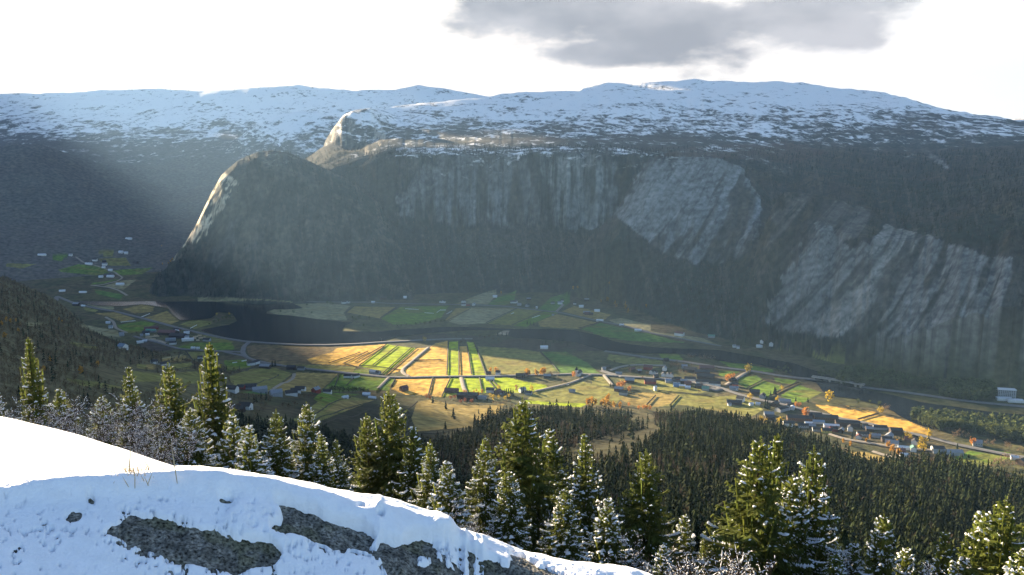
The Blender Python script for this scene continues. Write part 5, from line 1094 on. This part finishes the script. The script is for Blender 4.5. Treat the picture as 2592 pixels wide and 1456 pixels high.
# white wrapped silage bales lying in rows
balem = mat('bale_wrap', (.78, .80, .80), nscale=1, namp=.05, rough=.4)
b = MB(); b.add(*tube([(-.75, 0, .68), (-.7, 0, .68), (.7, 0, .68), (.75, 0, .68)], [.2, .7, .7, .2], 10)); bme = b.mesh('silage_bale', True); bme.materials.append(balem)
for n, x0, y0, x1, y1, m, lb in ((12, 1595, 550, 1715, 510, 12, 'white wrapped bale in the row between the far olive and green fields'), (6, 97, 298, 210, 306, 13, 'white wrapped bale in the long row on the far green field'), (12, 115, 425, 180, 422, 7, 'white wrapped bale in the short row below the far white house'), (12, 40, 460, 100, 420, 7, 'white wrapped bale in the slanting row on the far green field'), (12, 200, 485, 280, 440, 7, 'white wrapped bale in the row at the far tan field edge'), (6, 275, 335, 350, 340, 8, 'white wrapped bale in the curved row on the far green field'), (12, 1250, 485, 1290, 468, 5, 'white wrapped bale in the tiny row on the far olive field'), (4, 1110, 782, 1235, 770, 12, 'white wrapped bale in the row at the green field left of the sawmill'), (4, 1745, 838, 1800, 810, 8, 'white wrapped bale in the row on the field by the lake'), (9, 2140, 1025, 2225, 1015, 6, 'white wrapped bale in the left row below the loop junction'), (9, 2340, 990, 2430, 972, 6, 'white wrapped bale in the right row below the loop junction'), (4, 1295, 735, 1370, 705, 9, 'white wrapped bale in the bright row beside the lake field')):
    for i in range(m):
        tt = i/(m-1); p = at(*pz(n, x0+(x1-x0)*tt, y0+(y1-y0)*tt))
        o = link('silage_bale', bme); o.location = p; o.scale = (1.3, 1.3, 1.3); o.rotation_euler = (0, 0, random.uniform(0, 3)); tag(o, lb, 'silage bale', lb.split(' in ')[1])
# a car on the field track and a lamp by the lake road
p = at(*pz(10, 2412, 400)); t = empty('car', (p.x, p.y, p.z+.75), 'small white car on the farm track below the church', 'car'); t.rotation_euler = (0, 0, .5)
part('body', [(boxV(-2.1, 2.1, -.9, .9, .3, .95), boxF())], WALL['W'][1], t); part('cabin', [(np.array([(-1.5, -.85, .954), (1.1, -.85, .954), (1.1, .85, .954), (-1.5, .85, .954), (-1.1, -.7, 1.5), (.5, -.7, 1.5), (.5, .7, 1.5), (-1.1, .7, 1.5)]), boxF())], glass, t)
for sx in (-1.3, 1.3):
    for sy in (-.92, .92): part('wheel', [tube([(sx, sy-.1, .33), (sx, sy+.1, .33)], [.33, .33], 10)], ROOF['d'][1], t)
p = at(*pz(5, 1684, 603)); t = empty('street_lamp', p, 'tall grey lamp post beside the lake road', 'street lamp')
part('pole', [tube([(0, 0, 0), (0, 0, 10)], [.18, .1], 6)], concrete, t); part('arm', [tube([(0, 0, 10), (-3.4, 0, 10.6)], [.1, .08], 5)], concrete, t); part('lamp_head', [(boxV(-4.4, -3.4, -.2, .2, 10.4, 10.75), boxF())], WALL['G'][1], t)

# ------------------------------------------------------------------ single trees of the valley
golden = mat('golden_leaves', attr='col', nscale=.6, namp=.25, rough=.8, trans=.45, spec=.05)
LEAF = []
def leafmesh(seed, slim, low, col, n=110, leaf=.055):
    V, F, V2, F2 = leafy_lo(seed, n, slim, low, leaf); g = np.random.default_rng(seed)
    c = np.asarray(col)*g.uniform(.65, 1.3, (len(V)//6, 1)); c = np.repeat(c, 6, 0)
    me = mesh_np('crown', V, F, c, False); me.materials.append(golden)
    m2 = mesh_np('trunk', V2, F2, None, False); m2.materials.append(bark_mat); return me, m2
CT = {'gold': [leafmesh(s, .24, .16, (.42, .22, .025)) for s in (301, 302, 303)], 'orange': [leafmesh(s, .33, .15, (.40, .17, .04)) for s in (311, 312)], 'yellow': [leafmesh(s, .38, .12, (.42, .30, .03)) for s in (321, 322)], 'red': [leafmesh(s, .42, .12, (.20, .07, .035)) for s in (331, 332)], 'brown': [leafmesh(s, .42, .1, (.12, .085, .05), 70, .045) for s in (341, 342)], 'pine': [leafmesh(s, .36, .3, (.08, .095, .033), 130, .05) for s in (351, 352, 353)], 'pale': [leafmesh(s, .4, .1, (.20, .14, .09), 80, .04) for s in (361, 362)]}
SPR = []
for s in range(3):
    V, F = conifer_lo(400+s, 10, 7); me = mesh_np('conifer', V, F, np.tile(DG*1.1, (len(V), 1)), False); me.materials.append(wood_mat); SPR.append(me)
def vtree(n, x, y, kind, h, label, group=None, wk=1.0):
    p = at(*pz(n, x, y))
    if kind == 'spruce':
        o = link('spruce_tree', random.choice(SPR)); o.location = p; o.scale = (h*1.15*wk, h*1.15*wk, h); cat = 'spruce tree'
    else:
        o = empty({'pine': 'pine_tree'}.get(kind, 'autumn_tree'), p, '', 'tree'); cat = 'pine tree' if kind == 'pine' else 'autumn tree'
        a, b_ = random.choice(CT[kind]); link('crown', a, None, o); link('trunk', b_, None, o); h = h*(.8 if n == 4 else 1.2) if kind in ('gold', 'orange', 'yellow') else h; o.scale = (h*wk, h*wk, h)
    o.rotation_euler = (0, 0, random.uniform(0, 6.28)); tag(o, label, cat, group); return o
VT = [
 ('golden birch in the pair beside the dark roofed house on the field road', 'pair of golden birches', 6, 'gold', [(872,885,11),(922,885,12),(938,880,9)]),
 ('tall golden birch right of the dark brown barn on the field road', 'golden birches by the dark barn', 6, 'gold', [(1203,905,13),(1216,916,15),(1228,912,12)]),
 ('golden birch in the group between the barn and the church', 'golden birches before the church', 6, 'gold', [(1288,910,12),(1300,914,11),(1335,906,14),(1352,906,14),(1365,902,15)]),
 ('reddish bare tree between the golden birches and the church', 'reddish trees before the church', 6, 'pale', [(1425,912,13),(1440,918,10),(1495,900,8),(1490,945,9),(1540,975,8)]),
 ('orange tree standing in front of the white church', None, 6, 'orange', [(1635,925,12)]),
 ('golden bush tree in the garden row of the brown farm', 'garden row of the brown farm', 6, 'gold', [(650,1085,8),(690,1092,7),(720,1085,8),(765,1095,8),(800,1080,9),(745,1060,6),(630,1085,9)]),
 ('yellow tree on the sunlit knoll below the farms', 'yellow trees on the knoll', 6, 'yellow', [(870,1112,8),(900,1130,9),(950,1122,7),(1010,1132,8),(1040,1110,7),(945,1035,9)]),
 ('yellow tree alone at the corner of the big lit meadow', None, 6, 'yellow', [(1252,1058,12)]),
 ('dark red tree beside the clipped conifer block', None, 6, 'red', [(1112,1045,11)]),
 ('red brown tree along the sunlit slope edge', 'red brown trees along the slope edge', 6, 'red', [(290,1115,9),(320,1125,9),(510,1125,8),(545,1120,8),(640,1150,8),(700,1155,8),(600,1160,8)]),
 ('bare brown tree in the row under the yellow knoll', 'bare trees under the knoll', 6, 'brown', [(900,1170,8),(930,1172,8),(960,1175,8),(990,1172,8),(1020,1165,8),(1050,1150,8)]),
 ('orange birch at the upper rim of the dark forest', 'orange birches at the forest rim', 6, 'gold', [(1758,1188,13),(1785,1192,14),(1810,1182,15),(1832,1188,12),(1890,1202,13),(1912,1196,14),(1940,1204,13),(1970,1214,12),(2000,1206,11),(2062,1216,11),(1930,1160,12),(1955,1150,13)]),
 ('small orange birch further along the forest rim', 'small orange birches of the rim', 6, 'orange', [(2230,1226,8),(2272,1216,8),(2302,1222,8),(2332,1226,8),(2140,1190,7)]),
 ('orange tree behind the grey farmhouse in the meadow', 'orange trees behind the grey farmhouse', 7, 'orange', [(230,662,11),(262,656,12),(285,652,12),(340,700,11)]),
 ('large bright yellow tree at the main road by the village end', None, 7, 'yellow', [(1430,528,19)]),
 ('orange shrub tree in the sunny gardens at the village end', 'orange trees at the village end', 7, 'orange', [(1228,602,13),(1255,580,11),(1285,568,10),(1300,600,8)]),
 ('yellow tree between the two square green fields', None, 7, 'yellow', [(1735,692,10)]),
 ('small yellow tree by the road bend', 'small yellow trees by the road bend', 7, 'yellow', [(1690,782,9),(1440,772,12)]),
 ('tall yellow tree alone on the river bank meadow', None, 7, 'yellow', [(2165,790,19)]),
 ('orange hedge tree beside the road bend', 'orange hedge trees by the bend', 7, 'orange', [(1862,834,9),(1890,836,9)]),
 ('round orange tree in front of the long school', None, 7, 'orange', [(1948,932,17)]),
 ('yellow tree at the forest edge below the school', 'yellow trees below the school', 7, 'yellow', [(1715,1000,13),(1540,962,9),(1590,982,8),(1245,1002,6)]),
 ('golden tree in the gardens of the sunlit hamlet', 'golden trees in the hamlet', 8, 'gold', [(1100,1212,11),(1132,1258,13),(1196,1292,12),(750,1195,8),(690,1170,8),(480,1200,10),(1180,1180,8),(930,1130,7),(900,1165,7)]),
 ('yellow tree in the gardens at the lower end of the hamlet', 'yellow trees at the lower hamlet', 8, 'yellow', [(1388,1242,13),(1432,1240,12),(1268,1125,12),(1300,1150,10)]),
 ('yellow birch at the meadow end beside the road', 'yellow birches at the meadow end', 8, 'yellow', [(1468,1115,13),(1400,1175,11),(1445,1180,10)]),
 ('yellow tree at the river meadow corner', 'yellow trees at the meadow corner', 8, 'yellow', [(1030,892,11),(1012,882,7)]),
 ('pale bare tree on the river bank at the meadow corner', 'pale trees at the meadow corner', 8, 'pale', [(1075,872,14),(1100,862,11)]),
 ('pale bare tree in the thicket below the plantation', 'pale thicket below the plantation', 8, 'pale', [(1620,1040,14),(1700,1120,12),(1740,1110,14),(1780,1115,12),(1820,1125,11),(2000,1190,11),(2060,1195,12),(2180,1215,12),(2210,1225,12),(2300,1255,12),(2340,1260,11)]),
 ('orange bare tree beside the grey roofed house', None, 8, 'orange', [(1868,1185,12)]),
 ('yellow birch inside the pine plantation edge', None, 8, 'yellow', [(1455,950,11)]),
 ('brown tree at the lower right meadow edge', 'brown trees at the lower right meadow', 8, 'pale', [(2050,1400,15),(2090,1380,16),(2130,1370,17),(2160,1390,15),(2190,1330,16),(2200,1400,13),(2240,1390,13)]),
 ('pale bare birch in the row by the river behind the village', 'bare birches behind the village', 7, 'pale', [(880,395,13),(905,398,14),(930,395,13),(990,408,15),(1020,410,15),(1050,410,15),(1080,408,14),(1110,405,13)]),
 ('orange larch on the dark foot of the mountain', 'orange larches at the mountain foot', 6, 'gold', [(1632,130,13),(1672,118,10),(1945,235,14),(1962,215,10),(2012,262,12),(2025,290,12),(2110,245,9),(2108,300,14),(2130,340,14),(2298,280,10),(1885,240,9),(972,165,10)]),
 ('orange autumn birch on the brown slope at the left', 'autumn birches on the left slope', 4, 'gold', [(465,1165,9),(895,1195,10),(742,1265,11),(45,935,9),(100,800,8),(155,790,8),(190,830,8),(540,775,9),(572,795,8),(175,885,8),(60,780,8),(20,820,8),(410,1260,9)]),
 ('golden lit tree at the foot of the sunlit cliff edge', 'golden trees under the cliff edge', 4, 'gold', [(1490,258,12),(1545,255,14),(1565,235,15),(1580,220,13),(1480,90,10)]),
 ('yellow tree at the tip of the wooded lake point', 'yellow trees on the lake point', 4, 'yellow', [(1985,720,11),(2098,715,10),(2000,770,8)]),
 ('yellow tree beside the lake road', None, 6, 'yellow', [(268,600,12)]),
 ('grey willow in the wet ground by the river', 'grey willows by the river', 6, 'brown', [(620,595,11),(640,610,11),(605,615,11),(780,560,9),(820,570,9),(860,560,9),(900,585,9),(950,590,9),(1100,600,9),(1150,600,9),(1210,605,8),(560,560,8)]),
 ('dark spruce on the river island', 'spruces by the river', 6, 'spruce', [(940,545,11),(980,548,12),(1020,548,11),(1120,530,9),(1350,640,12),(1380,620,12),(1450,610,12),(1500,600,13),(1540,590,13),(1420,650,11),(1580,640,10),(1210,440,11),(1240,450,12),(1270,448,11),(1300,455,9)]),
 ('dark tree in the row along the far river bank', 'row along the far river bank', 5, 'pine', [(1420,400,13),(1450,420,14),(1480,400,15),(1520,470,12),(1570,400,12),(1830,470,11),(1870,470,11),(1910,465,11),(2000,455,11),(2040,450,11),(2080,450,12),(2130,445,12),(2180,430,11),(2230,430,11),(2260,430,11)]),
 ('dark tree on the flat lake spit', 'trees on the lake spit', 5, 'pine', [(760,335,10),(880,345,12),(1045,345,8),(1000,280,11),(1190,265,14),(1220,268,14),(1240,270,12)]),
 ('pine on the wooded point in the lake', 'pines on the wooded point', 5, 'pine', [(150,430,10),(190,420,11),(230,400,11),(265,395,11),(300,395,12),(330,400,10),(110,450,9),(170,400,9)]),
 ('dark conifer in the block beside the farmhouse', 'clipped conifer block', 6, 'spruce', [(1005,1090,13),(1020,1088,14),(1040,1090,14),(1060,1088,14),(1080,1090,13),(1160,1065,12),(1175,1065,12)]),
 ('dark tree in the grove left of the tan field', 'grove below the green field', 5, 'pine', [(1230,1070,14),(1260,1070,15),(1300,1075,15),(1340,1075,14),(1380,1075,14),(1420,1075,14),(1450,1075,14),(1490,1075,14),(1520,1078,14),(1560,1080,12),(1650,1090,11),(1670,1080,11)]),
 ('dark spruce standing on the brown heath below the farms', 'spruces on the brown heath', 6, 'spruce', [(535,1305,19),(730,1370,15),(460,1395,11),(465,1215,15),(346,1160,13),(765,1260,9),(910,1380,16),(945,1400,16),(1090,1330,14)]),
 ('dark spruce beside the roadside house at the lake', 'spruces at the roadside house', 5, 'spruce', [(685,825,13),(712,820,13)]),
 ('dark spruce between the green fields near the bend', 'spruces near the road bend', 7, 'spruce', [(1630,735,11),(1665,715,15),(1675,718,14),(1580,845,17),(1600,850,18),(1620,855,15),(1860,780,9),(1970,790,10),(165,650,9),(1540,1000,9)]),
 ('dark conifer in the sunlit hamlet', 'conifers in the hamlet', 8, 'spruce', [(770,1130,13),(890,1025,8),(1240,1120,13),(1730,1245,14),(1470,1140,10),(1215,1155,11),(1180,1165,11),(760,1310,9),(990,1340,9)]),
 ('brown bush on the wooded slope under the left farms', 'brown bushes under the left farms', 5, 'brown', [(400,1110,9),(450,1120,9),(500,1110,9),(560,1120,8),(640,1130,8),(930,1120,8),(980,1115,8),(1020,1120,9),(1060,1115,9),(1130,1140,8),(780,1200,9),(830,1210,9),(890,1195,10),(600,1240,8)]),
 ('grey tree in the thicket below the sawmill', 'thicket below the sawmill', 4, 'brown', [(1250,890,9),(1210,900,9),(1370,880,8),(1090,780,10),(1060,775,10),(1780,1180,11),(1800,1190,11),(1600,1075,8),(1640,1075,8),(1180,1110,8),(1080,1100,9),(1340,1120,9),(1750,885,9)]),
 ('dark tree scattered in the shaded village', 'trees in the village', 1, 'brown', [(1300,400,12),(1350,430,12),(1420,450,13),(1260,440,12),(1380,380,11),(1500,420,11),(1650,420,9),(1450,540,11),(1550,560,11),(1700,610,9),(250,360,9),(520,440,8),(760,640,9),(850,560,8),(1830,760,9),(1780,900,8),(2100,480,10),(450,760,9)]),
]
for lb, grp, n, kind, L_ in VT:
    for x, y, h in L_: vtree(n, x, y, kind, h, lb, grp)
# the pine plantations on both sides of the river: every tree one object
PL = [crop(8, [(610,620),(700,530),(850,500),(1000,540),(1200,580),(1400,620),(1600,640),(1580,690),(1330,665),(1150,660),(980,665),(800,650)]), crop(8, [(1560,740),(1620,680),(1700,640),(1850,640),(2050,660),(2090,760),(1900,790),(1700,770)]), crop(8, [(1310,960),(1350,900),(1500,920),(1800,960),(2100,980),(2420,1000),(2420,1200),(2150,1150),(1950,1090),(1700,1060),(1560,1060),(1430,1010)]),
      crop(8, [(440,560),(490,490),(560,500),(640,560),(560,580)]), crop(7, [(1660,525),(1700,490),(1800,490),(1880,530),(1800,545)]), crop(8, [(740,790),(850,770),(1000,810),(1060,850),(900,840)]), crop(8, [(1700,850),(1760,810),(1900,830),(1900,850)]), crop(8, [(2000,880),(2000,820),(2150,840),(2200,880)]), crop(7, [(1940,780),(2000,750),(2100,700),(2200,690),(2180,730),(2080,760)])]
P, px, py, r = sample(60000, 1150, 1900, 12, 34)
ppos = []; rest_p = []
for q, poly in enumerate(PL):
    m = np.nonzero(inpoly(px, py, poly) & (np.hypot(P[:, 0], P[:, 1]) > 1000))[0]
    n_ = [75, 45, 150, 14, 12, 16, 8, 8, 14][q]; ppos += [(P[i], q) for i in m[np.argsort(np.hypot(P[m, 0], P[m, 1]))[:n_*2:2]]] if q == 2 else [(P[i], q) for i in m[:n_]]
    if q < 3:
        used = m[np.argsort(np.hypot(P[m, 0], P[m, 1]))[:n_*2:2]] if q == 2 else m[:n_]; rest_p.append(P[np.setdiff1d(m, used)][:650])
ppos = ppos[:300]; rp = np.concatenate(rest_p)
scatter('pine_forest', CR, rp, rng.uniform(12, 21, len(rp)), rng.uniform(.8, 1.2, len(rp)), np.array([.075, .09, .032])*rng.uniform(.6, 1.4, (len(rp), 1)), wood_mat, kind='stuff', label='dense pine plantation on both banks of the river bend', category='forest')
for p, q in ppos:
    h = rng.uniform(16, 23) if q == 2 else rng.uniform(12, 18) if q < 2 else rng.uniform(7, 12); o = empty('pine_tree', p, 'round crowned pine in the plantations along the right river bend', 'pine tree', 'pines along the right river bend')
    a, b_ = random.choice(CT['pine']); link('crown', a, None, o); link('trunk', b_, None, o); o.scale = (h*.8, h*.8, h); o.rotation_euler = (0, 0, random.uniform(0, 6.28))
# ------------------------------------------------------------------ snowy rock outcrop at the viewpoint
def oc(rows): return curve(rows)
near_r = [(-200, 1228), (0, 1222), (150, 1212), (300, 1203), (400, 1196), (480, 1193), (560, 1196), (600, 1200), (700, 1215), (800, 1236), (900, 1262), (980, 1272), (1060, 1297), (1110, 1312), (1142, 1328), (1165, 1350), (1200, 1360), (1300, 1392), (1400, 1422), (1500, 1442), (1560, 1458), (1700, 1500), (1900, 1560), (2700, 1800)]
AO = np.linspace(math.radians(-44), math.radians(16), 1100)
def oint(rows, rr):
    a = []; z = []
    for x, y in rows:
        az, s = ray(x, y); a.append(az); z.append(s*rr)
    return np.interp(AO, a, z)
def sil(rows, rr): return smooth1(oint(rows, rr), 7)
RC = 5.0
near_r = [(x, y+10*min(1, max(0, (x-700)/400))) for x, y in near_r]
zc = sil(near_r, RC)
bot = [(x, 1470+(max(0, x-900))*.33+40) for x in range(-200, 2800, 100)]
RO = np.concatenate([np.arange(3.2, 6.2, .016), np.arange(6.2, 9, .06), np.arange(9, 30, .3)])
zb = oint(bot, 4.12)
lefty = [(-200, 1036), (0, 1072), (100, 1092), (200, 1114), (300, 1143), (400, 1178), (470, 1200), (520, 1235), (600, 1300), (700, 1380), (900, 1600), (2700, 2600)]
RL = 15.0; zl = oint(lefty, RL)
HO = np.empty((len(AO), len(RO)))
for j in range(len(AO)):
    k = [3.2, 4.12, 4.56, 4.88, RC, 5.25, 5.7, 6.6, 9, RL, 17, 24, 30]
    zdip = min(zc[j]-.5, zl[j]+.9)
    v = [zb[j]-.45, zb[j], zb[j]*.42+zc[j]*.58-.02, zc[j]-.045, zc[j], zc[j]-.07, zc[j]-.28, min(zc[j]-.62, zl[j]*.45+.15*0-.2), zl[j]*.62, zl[j], zl[j]-1.3, zl[j]-8, zl[j]-14]
    HO[j] = np.interp(RO, k, v)
AAo, RRo = np.meshgrid(AO, RO, indexing='ij'); XO = np.sin(AAo)*RRo; YO = np.cos(AAo)*RRo
w_near = 1-sst(6.0, 8.0, RRo)
ZO = HO+(fbm(XO/1.1, YO/1.1, 4, 140)-.5)*.10*w_near+(fbm(XO/.22, YO/.22, 4, 141)-.5)*.02*w_near+(fbm(XO/3.5, YO/2.0, 4, 142)-.5)*.6*(1-w_near)*sst(6, 9, RRo)*(1-sst(13.2, 15, RRo))
ZO -= .075*w_near
PXo, PYo = project(XO, YO, ZO+ZC)
# bare rock patches (outlines follow where the snow has melted) -> snow depth
PATCH = [([(290,1340),(330,1305),(400,1315),(470,1335),(540,1345),(600,1368),(680,1375),(715,1400),(690,1430),(640,1440),(600,1456),(560,1440),(500,1430),(430,1420),(390,1395),(340,1380),(300,1360),(250,1350)], 1),
         ([(690,1277),(720,1275),(760,1295),(800,1310),(860,1330),(920,1350),(945,1368),(935,1395),(890,1385),(850,1390),(800,1372),(760,1350),(720,1355),(680,1345),(720,1320),(715,1290)], 1),
         ([(955,1372),(1010,1385),(1060,1365),(1110,1370),(1160,1385),(1220,1408),(1300,1450),(1360,1480),(1000,1500),(975,1440),(960,1400)], 1),
         ([(545,1262),(590,1265),(597,1278),(560,1280)], 1), ([(219,1258),(238,1252),(240,1270),(222,1272)], 1), ([(160,1310),(185,1295),(208,1300),(200,1318),(175,1325)], .8), ([(900,1304),(925,1296),(930,1308),(905,1312)], 1), ([(960,1325),(975,1320),(978,1335),(965,1338)], 1), ([(234,1275),(244,1276),(243,1284),(235,1283)], .9),
         ([(1290,1400),(1345,1425),(1420,1455),(1500,1490),(1300,1470)], .8)]
dep = np.ones(XO.shape)
wx = (fbm(XO/.10, YO/.10, 4, 143)-.5)*26; wy = (fbm(XO/.10, YO/.10, 4, 144)-.5)*20
bare = np.zeros(XO.shape)
for p, a in PATCH: bare = np.maximum(bare, inpoly(PXo+wx, PYo+wy, p)*a)
for (cx_, cy_, rx_, ry_) in ((1075, 1420, 28, 13), (1035, 1428, 9, 6), (1055, 1396, 8, 6), (1235, 1414, 11, 9)):
    bare = np.where(((PXo+wx*.3-cx_)/rx_)**2+((PYo+wy*.3-cy_)/ry_)**2 < 1, 0, bare)
def sm2(a, n, ax):
    k = np.hanning(n+2)[1:-1]; k /= k.sum(); return np.apply_along_axis(lambda q: np.convolve(np.pad(q, n//2, mode='edge'), k, 'valid')[:len(q)], ax, a)
bs = sm2(sm2(bare, 15, 0), 7, 1)
bw = sm2(sm2(bare, 71, 0), 31, 1)
rl = np.interp(PXo, [-200, 0, 300, 520, 600, 700, 800, 900, 1000, 1100, 1300, 1600], [1255, 1252, 1248, 1246, 1262, 1282, 1318, 1350, 1374, 1372, 1405, 1470])
thick = 1-sst(-14, 26, PYo+wy*.6-rl)
thick = np.maximum(thick, inpoly(PXo+wx*.5, PYo+wy*.5, [(600,1275),(680,1280),(716,1292),(718,1318),(690,1345),(760,1360),(800,1385),(850,1395),(640,1385),(560,1330)])*.55); thick = sm2(sm2(thick, 15, 0), 9, 1)
tk = (.014+.055*thick)*(1-sst(.1, .62, bs))-.035*sst(.3, .7, bs)
fine = fbm(XO/.028, YO/.028, 4, 146); mid = fbm(XO/.3, YO/.2, 3, 147)
edge = sst(.02, .35, bw)*(1-thick)
tk -= (.016+.012*edge)*sst(.60-.10*edge, .78-.10*edge, fine*.72+mid*.28)*(1-thick)*1.7*w_near
tk += (fbm(XO/.5, YO/.16, 4, 148)-.5)*.05*thick*w_near+(fbm(XO/.09, YO/.06, 3, 149)-.5)*.012*(.3+thick)*(bs < .3)*w_near
tk = np.where(RRo > 7, np.maximum(tk, .03), tk)
# rim lumps along the crest
rim = np.exp(-((RRo-RC+.05)/.30)**2); tk += rim*(fbm(XO/.4, YO/.4, 4, 150)-.45)*.05*(PXo > 300)
for (cx_, hh, wd) in ((1140, .055, 26), (1110, .03, 20), (1178, .06, 9), (1205, .035, 10), (1222, .03, 8), (962, .02, 10)): tk += rim*hh*np.exp(-((PXo-cx_)/wd)**2)
rock_n = (fbm(XO/.05, YO/.05, 4, 151)-.5)*.03+(fbm(XO/.018, YO/.018, 3, 152)-.5)*.014
def grid_mesh(name, X, Y, Z, keep=None, col=None):
    n0, n1 = X.shape; i = np.arange(n0*n1).reshape(n0, n1); q = np.stack([i[:-1, :-1], i[1:, :-1], i[1:, 1:], i[:-1, 1:]], -1).reshape(-1, 4)
    if keep is not None: q = q[keep.ravel()[q].any(1)]
    u, inv = np.unique(q.ravel(), return_inverse=True)
    return mesh_np(name, np.stack([X, Y, Z], -1).reshape(-1, 3)[u], inv.reshape(-1, 4), None if col is None else col.reshape(-1, 3)[u])
g1 = fbm(XO/.035, YO/.035, 4, 153)[..., None]; g2 = fbm(XO/.16, YO/.16, 4, 154)[..., None]
rc = np.array([.06, .062, .06])*(1-g1)+np.array([.24, .23, .205])*g1**1.6*1.3
rc = rc*(1-.5*sst(.5, .65, g2))+np.array([.10, .10, .05])*.5*sst(.5, .65, g2)
near_ok = RRo < 9
rockm = mat('lichen_rock', attr='col', nscale=55, namp=.95, bump=.012, bscale=75, rough=.95, spec=.1, detail=8)
link('rock', grid_mesh('rock', XO, YO, ZC+ZO+rock_n-.004, near_ok, rc), rockm, label='lichen covered grey rock outcrop under the snow at the viewpoint', category='rock', kind='structure')
def snow_material():
    m = mat('outcrop_snow', (.78, .81, .87), nscale=14, namp=.04, bump=.008, bscale=40, rough=.8, spec=.12)
    return m
link('snow', grid_mesh('snow', XO, YO, ZC+ZO+tk, (tk > -.02) | ~near_ok), snow_material(), label='wind crusted snow lying over the rock outcrop', category='snow', kind='structure')
# dry grass poking out of the snow
gm = mat('dry_grass', (.42, .33, .20), nscale=8, namp=.3, rough=.9)
gb = MB(); g = np.random.default_rng(5); m = 90
th = g.uniform(0, 6.28, m); base = np.column_stack([g.normal(0, .07, m), g.normal(0, .05, m), np.full(m, -.05)]); ln = g.uniform(.04, .13, m)
tipv = base+np.column_stack([np.cos(th)*ln*.45, np.sin(th)*ln*.3, ln*.95]); gb.blades(base, tipv, 0.0028, np.tile([1., 0, 0], (m, 1)))
gb.blades(np.array([[.26, 0, -.05]]), np.array([[.24, 0, .20]]), 0.004, np.array([[1., 0, 0]])); gb.blades(np.array([[-.02, 0, -.05]]), np.array([[.01, 0, .18]]), .004, np.array([[1., 0, 0]]))
az, s = ray(332, 1196); r_ = 5.02
ob = link('grass_tuft', gb.mesh('grass_tuft'), gm); j = int((float(az)-AO[0])/(AO[1]-AO[0])); i_ = int(np.searchsorted(RO, r_)); ob.location = (math.sin(az)*r_, math.cos(az)*r_, ZC+ZO[j, i_]+.05)
tag(ob, 'tuft of dry straw coloured grass poking out of the snow', 'grass tuft')
